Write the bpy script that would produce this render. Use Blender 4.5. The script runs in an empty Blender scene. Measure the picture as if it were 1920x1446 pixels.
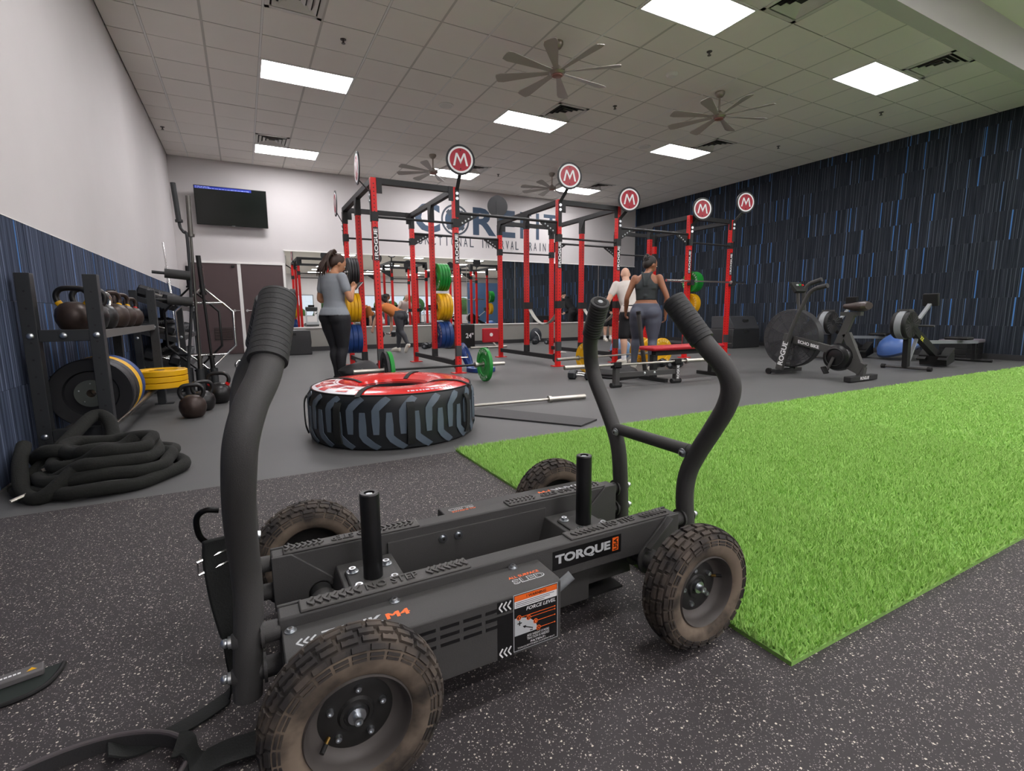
import bpy, bmesh, math, random
import numpy as np
from mathutils import Matrix, Vector, Euler
R = math.radians
PI = math.pi
random.seed(7)
S = bpy.context.scene
C = S.collection

# ------------------------------------------------------------------ camera, world, exposure
cam_d = bpy.data.cameras.new('camera')
cam = bpy.data.objects.new('camera', cam_d)
C.objects.link(cam)
S.camera = cam
cam_d.sensor_fit = 'HORIZONTAL'
cam_d.sensor_width = 36.0
cam_d.lens = 36.0 * 930.2 / 1920.0
cam_d.clip_start = 0.02
_p, _y, _r = R(8.358), R(28.167), R(-0.461)
_f = Vector((math.sin(_y) * math.cos(_p), math.cos(_y) * math.cos(_p), -math.sin(_p)))
_rt = Vector((math.cos(_y), -math.sin(_y), 0))
_up = _rt.cross(_f)
_r2 = _rt * math.cos(_r) + _up * math.sin(_r)
_u2 = -_rt * math.sin(_r) + _up * math.cos(_r)
cam.matrix_world = Matrix(((_r2.x, _u2.x, -_f.x, 0), (_r2.y, _u2.y, -_f.y, 0), (_r2.z, _u2.z, -_f.z, 0.905), (0, 0, 0, 1)))

world = bpy.data.worlds.new('world')
S.world = world
world.use_nodes = True
world.node_tree.nodes['Background'].inputs[0].default_value = (0.80, 0.88, 1.0, 1)
world.node_tree.nodes['Background'].inputs[1].default_value = 1.0
S.view_settings.view_transform = 'Standard'
S.view_settings.look = 'None'
S.view_settings.gamma = 1
S.view_settings.use_curve_mapping = False
S.view_settings.exposure = 0.05
PANEL = 34.0          # emission of the ceiling light panels

# ------------------------------------------------------------------ materials
MATS = {}
def srgb(c):
    if isinstance(c, str):
        c = [int(c[i:i + 2], 16) / 255 for i in (0, 2, 4)]
    return tuple((x / 12.92 if x <= 0.04045 else ((x + 0.055) / 1.055) ** 2.4) for x in c) + (1,)

def mat(name, col='808080', rough=0.5, metal=0.0, noise=0, var=0.25, bump=0, bscale=60, emit=0, spec=0.5, trans=0, coat=0):
    if name in MATS:
        return MATS[name]
    m = bpy.data.materials.new(name)
    m.use_nodes = True
    nt = m.node_tree
    b = nt.nodes['Principled BSDF']
    c = srgb(col)
    b.inputs['Base Color'].default_value = c
    b.inputs['Roughness'].default_value = rough
    b.inputs['Metallic'].default_value = metal
    b.inputs['Specular IOR Level'].default_value = spec
    if trans:
        b.inputs['Transmission Weight'].default_value = trans
    if coat:
        b.inputs['Coat Weight'].default_value = coat
        b.inputs['Coat Roughness'].default_value = 0.1
    if emit:
        b.inputs['Emission Color'].default_value = c
        b.inputs['Emission Strength'].default_value = emit
    if noise:
        tc = nt.nodes.new('ShaderNodeTexCoord')
        n = nt.nodes.new('ShaderNodeTexNoise')
        n.inputs['Scale'].default_value = noise
        n.inputs['Detail'].default_value = 5
        nt.links.new(tc.outputs['Object'], n.inputs['Vector'])
        mx = nt.nodes.new('ShaderNodeMix')
        mx.data_type = 'RGBA'
        mx.inputs[6].default_value = tuple(x * (1 - var) for x in c[:3]) + (1,)
        mx.inputs[7].default_value = tuple(min(1, x * (1 + var)) for x in c[:3]) + (1,)
        nt.links.new(n.outputs['Fac'], mx.inputs[0])
        nt.links.new(mx.outputs[2], b.inputs['Base Color'])
    if bump:
        tc = nt.nodes.new('ShaderNodeTexCoord')
        n = nt.nodes.new('ShaderNodeTexNoise')
        n.inputs['Scale'].default_value = bscale
        n.inputs['Detail'].default_value = 4
        nt.links.new(tc.outputs['Object'], n.inputs['Vector'])
        bp = nt.nodes.new('ShaderNodeBump')
        bp.inputs['Strength'].default_value = bump
        bp.inputs['Distance'].default_value = 0.004
        nt.links.new(n.outputs['Fac'], bp.inputs['Height'])
        nt.links.new(bp.outputs['Normal'], b.inputs['Normal'])
    MATS[name] = m
    return m

mat('powder', '434241', 0.62, 0.0, noise=400, var=0.12, bump=0.15, bscale=500, spec=0.35)
mat('powder_dark', '262626', 0.6, 0.0, bump=0.15, bscale=500, spec=0.35)
mat('black', '141414', 0.55, spec=0.4)
mat('black_gloss', '0c0c0d', 0.15)
mat('rubber', '1d1c1c', 0.7, noise=30, var=0.2, bump=0.1, bscale=200, spec=0.3)
mat('rubber_grip', '363636', 0.6, noise=60, var=0.15, bump=0.15, bscale=300, spec=0.35)
mat('zinc', 'c8ccd0', 0.3, 1.0)
mat('steel', 'b4b0a8', 0.32, 1.0)
mat('chrome', 'd4d4d4', 0.15, 1.0)
mat('dark_steel', '6a6864', 0.38, 1.0)
mat('red', 'cf1d1c', 0.35, noise=8, var=0.08, spec=0.4)
mat('red_pad', 'b01424', 0.4, bump=0.05, bscale=300)
mat('white', 'e8e8e8', 0.5)
mat('print_white', 'e6e6e6', 0.5)
mat('print_grey', 'b9bcbe', 0.45)
mat('print_orange', 'f36a1e', 0.5)
mat('print_black', '0d0d0e', 0.4)
mat('green_plate', '15862f', 0.42, noise=10, var=0.1, spec=0.35)
mat('yellow_plate', 'dca60c', 0.45, noise=10, var=0.08, spec=0.35)
mat('blue_plate', '1b3a72', 0.42, noise=10, var=0.1, spec=0.35)
mat('black_plate', '17171a', 0.5, noise=10, var=0.15)
mat('brass', '9a7b45', 0.35, 1.0)
mat('sign_red', 'a3182c', 0.45)
mat('cast_iron', '3b2f2a', 0.42, 0.35, noise=25, var=0.45, bump=0.1, bscale=60)
mat('kb_black', '1b1a1a', 0.35, 0.1, noise=25, var=0.3)
mat('navy', '22324a', 0.6)
mat('wall_grey', '4a4a4a', 0.6)
mat('plastic_grey', '7e8184', 0.4)

# ------------------------------------------------------------------ mesh builder
def perp(d):
    d = d.normalized()
    a = Vector((0, 0, 1)) if abs(d.z) < 0.9 else Vector((1, 0, 0))
    u = d.cross(a).normalized()
    return u, d.cross(u).normalized()

class MB:
    def __init__(s):
        s.v, s.f, s.m = [], [], []
    def add(s, vs, fs, mi=0):
        o = len(s.v)
        s.v.extend([tuple(p) for p in vs])
        s.f.extend([tuple(i + o for i in f) for f in fs])
        s.m.extend([mi] * len(fs))
        return s
    def box(s, x0, x1, y0, y1, z0, z1, mi=0):
        vs = [(x, y, z) for x in (x0, x1) for y in (y0, y1) for z in (z0, z1)]
        return s.add(vs, [(0, 1, 3, 2), (4, 6, 7, 5), (0, 4, 5, 1), (2, 3, 7, 6), (0, 2, 6, 4), (1, 5, 7, 3)], mi)
    def bc(s, c, sz, rot=None, mi=0):
        h = [a / 2 for a in sz]
        vs = [Vector((x, y, z)) for x in (-h[0], h[0]) for y in (-h[1], h[1]) for z in (-h[2], h[2])]
        if rot is not None:
            m = Euler(rot).to_matrix() if not isinstance(rot, Matrix) else rot
            vs = [m @ p for p in vs]
        c = Vector(c)
        return s.add([p + c for p in vs], [(0, 1, 3, 2), (4, 6, 7, 5), (0, 4, 5, 1), (2, 3, 7, 6), (0, 2, 6, 4), (1, 5, 7, 3)], mi)
    def bar(s, p0, p1, w, h, mi=0, up=(0, 0, 1)):
        """rectangular bar from p0 to p1; w across, h along the up direction"""
        p0, p1 = Vector(p0), Vector(p1)
        d = (p1 - p0).normalized()
        u = d.cross(Vector(up))
        if u.length < 1e-4:
            u = d.cross(Vector((0, 1, 0)))
        u.normalize()
        n = u.cross(d).normalized()
        vs = []
        for p in (p0, p1):
            for a, b in ((-1, -1), (1, -1), (1, 1), (-1, 1)):
                vs.append(p + u * (a * w / 2) + n * (b * h / 2))
        return s.add(vs, [(0, 1, 2, 3), (7, 6, 5, 4), (0, 4, 5, 1), (1, 5, 6, 2), (2, 6, 7, 3), (3, 7, 4, 0)], mi)
    def cyl(s, p0, p1, r0, r1=None, n=16, mi=0, caps=True):
        return s.tube([p0, p1], [r0, r0 if r1 is None else r1], n, mi, caps)
    def tube(s, pts, r, n=12, mi=0, caps=True, closed=False, sq=None):
        pts = [Vector(p) for p in pts]
        k = len(pts)
        rs = r if isinstance(r, (list, tuple)) else [r] * k
        vs = []
        prev = None
        for i in range(k):
            if closed:
                d = pts[(i + 1) % k] - pts[i - 1]
            else:
                d = pts[min(i + 1, k - 1)] - pts[max(i - 1, 0)]
            d.normalize()
            if prev is None:
                u, w = perp(d)
            else:
                u = prev - d * prev.dot(d)
                if u.length < 1e-6:
                    u, w = perp(d)
                u.normalize()
            w = d.cross(u)
            prev = u
            ra, rb = (rs[i], rs[i]) if not isinstance(rs[i], (tuple, list)) else rs[i]
            for j in range(n):
                a = 2 * PI * (j + (0.5 if sq else 0)) / n
                vs.append(pts[i] + u * (math.cos(a) * ra) + w * (math.sin(a) * rb))
        fs = []
        for i in range(k if closed else k - 1):
            a, b = i * n, ((i + 1) % k) * n
            for j in range(n):
                q = (j + 1) % n
                fs.append((a + j, a + q, b + q, b + j))
        if caps and not closed:
            fs.append(tuple(range(n - 1, -1, -1)))
            fs.append(tuple((k - 1) * n + j for j in range(n)))
        return s.add(vs, fs, mi)
    def ribbon(s, pts, wdir, w, t, mi=0):
        """flat strap along pts; wdir = width direction (vector or list), t thickness along normal"""
        pts = [Vector(p) for p in pts]
        vs = []
        k = len(pts)
        for i in range(k):
            d = (pts[min(i + 1, k - 1)] - pts[max(i - 1, 0)]).normalized()
            wd = Vector(wdir[i] if isinstance(wdir, list) else wdir)
            wd = (wd - d * wd.dot(d)).normalized()
            n = d.cross(wd)
            for a, b in ((-1, -1), (1, -1), (1, 1), (-1, 1)):
                vs.append(pts[i] + wd * (a * w / 2) + n * (b * t / 2))
        fs = []
        for i in range(k - 1):
            a = i * 4
            for j in range(4):
                q = (j + 1) % 4
                fs.append((a + j, a + q, a + 4 + q, a + 4 + j))
        fs += [(3, 2, 1, 0), tuple((k - 1) * 4 + j for j in range(4))]
        return s.add(vs, fs, mi)
    def lathe(s, prof, n=32, o=(0, 0, 0), ax=(0, 0, 1), mi=0, closed=False, caps=True):
        """profile of (radius, height along axis)"""
        o, ax = Vector(o), Vector(ax).normalized()
        u, w = perp(ax)
        k = len(prof)
        vs = []
        for (r, h) in prof:
            for j in range(n):
                a = 2 * PI * j / n
                vs.append(o + ax * h + u * (math.cos(a) * r) + w * (math.sin(a) * r))
        fs = []
        for i in range(k if closed else k - 1):
            a, b = i * n, ((i + 1) % k) * n
            for j in range(n):
                q = (j + 1) % n
                fs.append((a + j, b + j, b + q, a + q))
        if not closed and caps:
            if prof[0][0] > 1e-5:
                fs.append(tuple(range(n)))
            if prof[-1][0] > 1e-5:
                fs.append(tuple((k - 1) * n + j for j in range(n - 1, -1, -1)))
        return s.add(vs, fs, mi)
    def prism(s, poly, ax, a, b, mi=0):
        """2-D polygon extruded along axis x, y or z from a to b"""
        n = len(poly)
        def P(p, t):
            return {'x': (t, p[0], p[1]), 'y': (p[0], t, p[1]), 'z': (p[0], p[1], t)}[ax]
        vs = [P(p, a) for p in poly] + [P(p, b) for p in poly]
        fs = [tuple(range(n - 1, -1, -1)), tuple(range(n, 2 * n))]
        fs += [(i, (i + 1) % n, n + (i + 1) % n, n + i) for i in range(n)]
        return s.add(vs, fs, mi)
    def ball(s, c, r, nu=16, nv=10, mi=0, rot=None):
        if not isinstance(r, (tuple, list)):
            r = (r, r, r)
        c = Vector(c)
        m = None if rot is None else (Euler(rot).to_matrix() if not isinstance(rot, Matrix) else rot)
        vs = []
        def T(p):
            p = Vector(p)
            return (m @ p if m else p) + c
        vs.append(T((0, 0, -r[2])))
        for i in range(1, nv):
            t = PI * i / nv - PI / 2
            for j in range(nu):
                a = 2 * PI * j / nu
                vs.append(T((math.cos(t) * math.cos(a) * r[0], math.cos(t) * math.sin(a) * r[1], math.sin(t) * r[2])))
        vs.append(T((0, 0, r[2])))
        fs = [(0, 1 + (j + 1) % nu, 1 + j) for j in range(nu)]
        for i in range(nv - 2):
            a, b = 1 + i * nu, 1 + (i + 1) * nu
            fs += [(a + j, a + (j + 1) % nu, b + (j + 1) % nu, b + j) for j in range(nu)]
        t = len(vs) - 1
        a = 1 + (nv - 2) * nu
        fs += [(a + j, a + (j + 1) % nu, t) for j in range(nu)]
        return s.add(vs, fs, mi)
    def loft(s, rings, n=20, mi=0):
        """rings of (center, rx, ry[, pitch]) in XY planes, capped; used for torsos and limbs"""
        vs = []
        for ring in rings:
            c, rx, ry = Vector(ring[0]), ring[1], ring[2]
            m = Euler((ring[3] if len(ring) > 3 else 0, 0, 0)).to_matrix()
            for j in range(n):
                a = 2 * PI * j / n
                vs.append(c + m @ Vector((math.cos(a) * rx, math.sin(a) * ry, 0)))
        k = len(rings)
        fs = []
        for i in range(k - 1):
            a, b = i * n, (i + 1) * n
            fs += [(a + j, a + (j + 1) % n, b + (j + 1) % n, b + j) for j in range(n)]
        fs += [tuple(range(n - 1, -1, -1)), tuple((k - 1) * n + j for j in range(n))]
        return s.add(vs, fs, mi)
    def xf(s, M):
        s.v = [tuple(M @ Vector(p)) for p in s.v]
        return s
    def join(s, o, M=None, mi=None):
        vs = [M @ Vector(p) for p in o.v] if M is not None else o.v
        k = len(s.v)
        s.v.extend([tuple(p) for p in vs])
        s.f.extend([tuple(i + k for i in f) for f in o.f])
        s.m.extend(o.m if mi is None else [mi] * len(o.f))
        return s

def crv(pts, n=8, closed=False):
    """Catmull-Rom through pts"""
    P = [Vector(p) for p in pts]
    k = len(P)
    out = []
    for i in range(k if closed else k - 1):
        p0 = P[(i - 1) % k] if closed or i > 0 else P[0] * 2 - P[1]
        p1, p2 = P[i], P[(i + 1) % k]
        p3 = P[(i + 2) % k] if closed or i + 2 < k else P[-1] * 2 - P[-2]
        for j in range(n):
            t = j / n
            out.append(0.5 * ((2 * p1) + (p2 - p0) * t + (2 * p0 - 5 * p1 + 4 * p2 - p3) * t * t + (3 * p1 - p0 - 3 * p2 + p3) * t ** 3))
    if not closed:
        out.append(P[-1])
    return out

def mesh(name, mb, mats, smooth=35):
    me = bpy.data.meshes.new(name)
    me.from_pydata(mb.v, [], mb.f)
    if not isinstance(mats, (list, tuple)):
        mats = [mats]
    for m in mats:
        me.materials.append(MATS[m] if isinstance(m, str) else m)
    if len(mats) > 1:
        me.polygons.foreach_set('material_index', mb.m)
    bm = bmesh.new()
    bm.from_mesh(me)
    bmesh.ops.recalc_face_normals(bm, faces=bm.faces)
    bm.to_mesh(me)
    bm.free()
    if smooth:
        me.polygons.foreach_set('use_smooth', [True] * len(me.polygons))
        me.set_sharp_from_angle(angle=R(smooth))
    me.update()
    return me

ROOT = {}
def rootm(o):
    while o.parent:
        o = o.parent
    return ROOT.get(o.name)

def obj(name, mb, mats, parent=None, w=False, smooth=35, bev=0, label=None):
    """one mesh object; w=True: the builder holds world coordinates"""
    if w and parent is not None:
        m = rootm(parent)
        if m is not None:
            mb = MB().join(mb, m.inverted())
    o = bpy.data.objects.new(name, mesh(name, mb, mats, smooth))
    C.objects.link(o)
    if parent is not None:
        o.parent = parent
    if bev:
        b = o.modifiers.new('bevel', 'BEVEL')
        b.width = bev
        b.segments = 2
        b.limit_method = 'ANGLE'
        b.angle_limit = R(40)
    if label:
        o['label'] = label
    return o

def link(name, me, parent=None, M=None):
    o = bpy.data.objects.new(name, me)
    C.objects.link(o)
    if parent is not None:
        o.parent = parent
    if M is not None:
        o.matrix_basis = M
    return o

def thing(name, label, cat, loc=(0, 0, 0), rz=0, group=None):
    o = bpy.data.objects.new(name, None)
    o.empty_display_size = 0.1
    C.objects.link(o)
    o.location = loc
    o.rotation_euler = (0, 0, rz)
    ROOT[o.name] = Matrix.Translation(loc) @ Matrix.Rotation(rz, 4, 'Z')
    return tag(o, label, cat, group)

def tag(o, label, cat, group=None):
    o['label'] = label
    o['category'] = cat
    if group:
        o['group'] = group
    return o

def struct(o):
    o['kind'] = 'structure'
    return o

def dup(root, M, label=None, group=None):
    def cp(o, par):
        c = o.copy()
        C.objects.link(c)
        c.parent = par
        for ch in o.children:
            cp(ch, c)
        return c
    r = cp(root, None)
    r.matrix_basis = M
    ROOT[r.name] = M.copy()
    if label:
        r['label'] = label
    if group:
        r['group'] = group
    return r

def TR(loc, rz=0, rx=0, ry=0):
    return Matrix.Translation(loc) @ Euler((rx, ry, rz)).to_matrix().to_4x4()

_txt = {}
def text_mb(s, bold=0.0, shear=0.0, space=1.0):
    """letters as a flat outline, box-normalised to 0..1 x 0..1"""
    key = (s, bold, shear, space)
    if key in _txt:
        return _txt[key]
    cu = bpy.data.curves.new('t', 'FONT')
    cu.body = s
    cu.offset = bold
    cu.shear = shear
    cu.space_character = space
    cu.resolution_u = 3
    o = bpy.data.objects.new('t', cu)
    C.objects.link(o)
    bpy.context.view_layer.update()
    me = bpy.data.meshes.new_from_object(o.evaluated_get(bpy.context.evaluated_depsgraph_get()))
    vs = [v.co.copy() for v in me.vertices]
    fs = [tuple(p.vertices) for p in me.polygons]
    bpy.data.objects.remove(o)
    bpy.data.curves.remove(cu)
    bpy.data.meshes.remove(me)
    xs, ys = [p.x for p in vs], [p.y for p in vs]
    x0, x1, y0, y1 = min(xs), max(xs), min(ys), max(ys)
    vs = [((p.x - x0) / (x1 - x0), (p.y - y0) / (y1 - y0)) for p in vs]
    _txt[key] = (vs, fs, (x1 - x0) / (y1 - y0))
    return _txt[key]

def text(mb, s, o, u, v, w=None, h=None, t=0.0006, mi=0, bold=0.0, shear=0.0, space=1.0):
    """writes s into mb: origin o, baseline direction u, up direction v, proud by t"""
    vs, fs, asp = text_mb(s, bold, shear, space)
    o, u, v = Vector(o), Vector(u).normalized(), Vector(v).normalized()
    n = u.cross(v)
    if w is None:
        w = h * asp
    if h is None:
        h = w / asp
    mb.add([o + u * (p[0] * w) + v * (p[1] * h) + n * t for p in vs], fs, mi)
    return w

def flat(mb, pts, n, t, mi=0):
    """thin plate from planar points, raised by t along n"""
    n = Vector(n)
    k = len(pts)
    vs = [Vector(p) for p in pts] + [Vector(p) + n * t for p in pts]
    fs = [tuple(range(k)), tuple(range(2 * k - 1, k - 1, -1))] + [(i, (i + 1) % k, k + (i + 1) % k, k + i) for i in range(k)]
    return mb.add(vs, fs, mi)
# ------------------------------------------------------------------ the room
XL, XR, YB, YF, ZC = -1.18, 11.88, 13.27, 2.95, 4.29
FAR = -21.0      # end wall of the gym hall that the mirror shows

def nodes(name, rough=0.8, spec=0.3):
    m = bpy.data.materials.new(name)
    m.use_nodes = True
    MATS[name] = m
    b = m.node_tree.nodes['Principled BSDF']
    b.inputs['Roughness'].default_value = rough
    b.inputs['Specular IOR Level'].default_value = spec
    return m, m.node_tree, b

def nmath(nt, op, a, b=None, c=None):
    n = nt.nodes.new('ShaderNodeMath')
    n.operation = op
    for i, x in enumerate((a, b, c)):
        if x is None:
            continue
        if isinstance(x, (int, float)):
            n.inputs[i].default_value = x
        else:
            nt.links.new(x, n.inputs[i])
    return n.outputs[0]

def nmix(nt, fac, a, b):
    n = nt.nodes.new('ShaderNodeMix')
    n.data_type = 'RGBA'
    for i, x in ((0, fac), (6, a), (7, b)):
        if isinstance(x, (int, float, tuple)):
            n.inputs[i].default_value = x
        else:
            nt.links.new(x, n.inputs[i])
    return n.outputs[2]

def carpet_mat(name, z0, hrow, c1, c2, c3, c4):
    m, nt, b = nodes(name, 0.95, 0.1)
    g = nt.nodes.new('ShaderNodeNewGeometry')
    sp = nt.nodes.new('ShaderNodeSeparateXYZ')
    nt.links.new(g.outputs['Position'], sp.inputs[0])
    u, z = sp.outputs['Y'], sp.outputs['Z']
    row = nmath(nt, 'FLOOR', nmath(nt, 'DIVIDE', nmath(nt, 'SUBTRACT', z, z0), hrow))
    col = None
    # fine vertical yarn streaks, different in each row
    cb = nt.nodes.new('ShaderNodeCombineXYZ')
    nt.links.new(nmath(nt, 'MULTIPLY', u, 90), cb.inputs[0])
    nt.links.new(nmath(nt, 'MULTIPLY', z, 1.2), cb.inputs[1])
    nt.links.new(nmath(nt, 'MULTIPLY', row, 7.3), cb.inputs[2])
    nz = nt.nodes.new('ShaderNodeTexNoise')
    nz.inputs['Scale'].default_value = 1.0
    nz.inputs['Detail'].default_value = 4
    nt.links.new(cb.outputs[0], nz.inputs['Vector'])
    ramp = nmath(nt, 'MULTIPLY', nmath(nt, 'SUBTRACT', nz.outputs['Fac'], 0.35), 2.6)
    ramp.node.use_clamp = True
    col = nmix(nt, ramp, srgb(c1), srgb(c2))
    def stripes(cell, thr, wid, c, seed):
        nonlocal col
        x = nmath(nt, 'DIVIDE', nmath(nt, 'ADD', u, nmath(nt, 'MULTIPLY', row, 0.137 + seed)), cell)
        fx = nmath(nt, 'FRACT', x)
        cc = nt.nodes.new('ShaderNodeCombineXYZ')
        nt.links.new(nmath(nt, 'FLOOR', x), cc.inputs[0])
        nt.links.new(row, cc.inputs[1])
        cc.inputs[2].default_value = seed
        wn = nt.nodes.new('ShaderNodeTexWhiteNoise')
        wn.noise_dimensions = '3D'
        nt.links.new(cc.outputs[0], wn.inputs['Vector'])
        on = nmath(nt, 'GREATER_THAN', wn.outputs['Value'], thr)
        inb = nmath(nt, 'LESS_THAN', fx, wid)
        col = nmix(nt, nmath(nt, 'MULTIPLY', on, inb), col, c)
    stripes(0.055, 0.48, 0.09, srgb(c3), 0.31)
    stripes(0.17, 0.64, 0.065, srgb(c4), 1.73)
    stripes(0.30, 0.66, 0.055, srgb('4a78b4'), 4.1)
    nt.links.new(col, b.inputs['Base Color'])
    bp = nt.nodes.new('ShaderNodeBump')
    bp.inputs['Strength'].default_value = 0.4
    bp.inputs['Distance'].default_value = 0.003
    nt.links.new(nz.outputs['Fac'], bp.inputs['Height'])
    nt.links.new(bp.outputs['Normal'], b.inputs['Normal'])

carpet_mat('carpet_wall', 0.10, 0.50, '1f2329', '3c4048', '596069', '5a7396')
carpet_mat('carpet_low', 0.02, 0.487, '2b3240', '545d72', '7c87a0', '6d8fc8')

def rubber_floor(name, base, base2, fleck, thr, rough=0.7):
    m, nt, b = nodes(name, rough, 0.35)
    g = nt.nodes.new('ShaderNodeNewGeometry')
    n1 = nt.nodes.new('ShaderNodeTexNoise')
    n1.inputs['Scale'].default_value = 1.6
    n1.inputs['Detail'].default_value = 6
    nt.links.new(g.outputs['Position'], n1.inputs['Vector'])
    n2 = nt.nodes.new('ShaderNodeTexNoise')
    n2.inputs['Scale'].default_value = 240
    n2.inputs['Detail'].default_value = 2
    nt.links.new(g.outputs['Position'], n2.inputs['Vector'])
    col = nmix(nt, n1.outputs['Fac'], srgb(base), srgb(base2))
    col = nmix(nt, nmath(nt, 'MULTIPLY', n2.outputs['Fac'], 0.35), col, srgb('141213'))
    if fleck:
        for sc, th, rad, c in ((120, 0.86, 0.30, 'd2cabb'), (190, 0.82, 0.34, 'b4aca2'), (280, 0.76, 0.36, '8f8786')):
            ds = nt.nodes.new('ShaderNodeVectorMath')
            ds.operation = 'MULTIPLY_ADD'
            nt.links.new(n2.outputs['Color'], ds.inputs[0])
            ds.inputs[1].default_value = (0.006, 0.006, 0)
            nt.links.new(g.outputs['Position'], ds.inputs[2])
            v = nt.nodes.new('ShaderNodeTexVoronoi')
            v.voronoi_dimensions = '2D'
            v.inputs['Scale'].default_value = sc
            nt.links.new(ds.outputs[0], v.inputs['Vector'])
            sx = nt.nodes.new('ShaderNodeSeparateXYZ')
            nt.links.new(v.outputs['Color'], sx.inputs[0])
            on = nmath(nt, 'GREATER_THAN', sx.outputs[0], th)
            rr = nmath(nt, 'MULTIPLY', sx.outputs[1], rad)
            inb = nmath(nt, 'LESS_THAN', v.outputs['Distance'], rr)
            col = nmix(nt, nmath(nt, 'MULTIPLY', on, inb), col, srgb(c))
    nt.links.new(col, b.inputs['Base Color'])
    bp = nt.nodes.new('ShaderNodeBump')
    bp.inputs['Strength'].default_value = 0.25
    bp.inputs['Distance'].default_value = 0.002
    nt.links.new(n2.outputs['Fac'], bp.inputs['Height'])
    nt.links.new(bp.outputs['Normal'], b.inputs['Normal'])
rubber_floor('floor_speckled', '423e3f', '3a3637', True, 0.66)
rubber_floor('floor_plain', '666665', '5b5b5b', False, 0.9, 0.55)
rubber_floor('floor_hall', 'a8a49c', '9a958d', False, 0.9, 0.5)

mat('wall_paint', 'c8c4c3', 0.75, noise=3, var=0.03, bump=0.03, bscale=150)
mat('ceiling_tile', 'ece7e0', 0.9, noise=2, var=0.03, bump=0.25, bscale=350)
mat('tbar', 'e6e4e0', 0.5)
mat('runner_grey', 'c4c0b9', 0.7)
mat('runner_dark', '7d7973', 0.8)
mat('shadow_gap', '3c3a37', 0.9)
mat('grey_panel', '87857f', 0.55, noise=6, var=0.05)
mat('base_dark', '262628', 0.6)
mat('door_brown', '4b3a3a', 0.5, noise=4, var=0.08)
mat('mirror', 'f2f4f3', 0.0, 1.0)
mat('turf_base', '84ad5c', 0.9, noise=120, var=0.35, spec=0.1)
mat('turf_blade', 'a4cb70', 0.75, noise=40, var=0.2, spec=0.15)
mat('lamp_panel', 'fffcff', 0.6, emit=PANEL)
mat('vent_metal', 'd5d2cc', 0.45)
mat('vent_dark', '2a2a28', 0.8)
mat('fan_metal', 'a39a90', 0.35, 0.9)
mat('fan_blade', 'a39c94', 0.5)

floor = struct(obj('floor', MB().box(XL, 24, 2.985, YB, -0.06, 0), 'floor_plain', smooth=0))
ff = struct(obj('floor_front', MB().box(XL, 24, -4, 2.985, -0.06, 0), 'floor_speckled', smooth=0))
fh = struct(obj('floor_hall', MB().box(XL, 24, FAR, -4, -0.06, 0), 'floor_hall', smooth=0))

# walls
wl = struct(obj('wall_left', MB().box(XL - 0.15, XL, FAR, YB + 0.15, -0.06, 4.6), 'wall_paint', smooth=0))
wb = struct(obj('wall_back', MB().box(XL, XR + 0.15, YB, YB + 0.15, -0.06, 4.6), 'wall_paint', smooth=0))
wr = struct(obj('wall_right', MB().box(XR, XR + 0.15, YF, YB, -0.06, 4.6), 'base_dark', smooth=0))

def carpet_side(parent, x, sgn, y0, y1, z0, hrow, rows, ztop, m, step=0.5):
    cache = {}
    k = 0
    y = y0
    while y < y1 - 0.01:
        ye = min(y + step, y1)
        for r in range(rows):
            a, b = z0 + r * hrow, min(z0 + (r + 1) * hrow, ztop)
            key = (round(ye - y, 3), round(b - a, 3), (k + r) % 2)
            if key not in cache:
                t = 0.009 if key[2] else 0.011
                mb = MB().box(0, sgn * t, 0.0008, key[0] - 0.0008, 0.0008, key[1] - 0.0008)
                cache[key] = mesh('carpet_tile', mb, m, 0)
            link('carpet_tile', cache[key], parent, TR((x, y, a)))
        y = ye
        k += 1
carpet_side(wr, XR, -1, YF, YB, 0.10, 0.50, 9, ZC, 'carpet_wall')
carpet_side(wl, XL, 1, -2.73, YB, 0.02, 0.487, 3, 1.481, 'carpet_low')
struct(obj('baseboard_right', MB().box(XR - 0.02, XR, YF, YB, 0, 0.10), 'base_dark', smooth=0))
struct(obj('baseboard_back', MB().box(0.99, XR - 0.02, 13.145, 13.16, 0, 0.11), 'base_dark', smooth=0))
# beam between the training room and the hall
struct(obj('trim_1', MB().box(XL, 24, YF, 3.12, 3.93, 4.6), 'wall_paint', smooth=0))
struct(obj('trim_2', MB().box(XL, XL + 0.012, -2.73, YB, 1.481, 1.486), 'tbar', smooth=0))

# ceiling: backing, T-bar runners, tiles
ceil = struct(obj('ceiling', MB().box(XL, XR, 3.12, YB, ZC + 0.03, ZC + 0.06), 'shadow_gap', smooth=0))
DX, DY, GX, GY = 0.6215, 0.628, 0.4525, 4.115
LIGHTS = [(c, r) for r in (0, 6, 12) for c in (0, 6, 12)]
VENTS = [(0, 11), (7, 5), (13, 5), (13, -1), (0, 3), (8, -1), (7, 11), (13, 11)]
lit = set()
for c, r in LIGHTS:
    lit |= {(c, r), (c + 1, r)}
tiles = []
for i in range(-3, 19):
    for j in range(-2, 15):
        if (i, j) in lit or (i, j) in VENTS:
            continue
        x0, x1 = max(GX + i * DX, XL), min(GX + (i + 1) * DX, XR)
        y0, y1 = max(GY + j * DY, 3.12), min(GY + (j + 1) * DY, YB)
        if x1 - x0 < 0.02 or y1 - y0 < 0.02:
            continue
        tiles.append((x0, x1, y0, y1))
def tile_key(t):
    p = Vector(((t[0] + t[1]) / 2, (t[2] + t[3]) / 2, ZC)) - cam.matrix_world.translation
    d = p.dot(_f)
    a = abs(p.dot(_r2)) / max(d, 0.1) > 1.1 or p.dot(_u2) / max(d, 0.1) > 0.85
    return (a, d)
tiles.sort(key=tile_key)
tc = {}
rest = MB()
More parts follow.
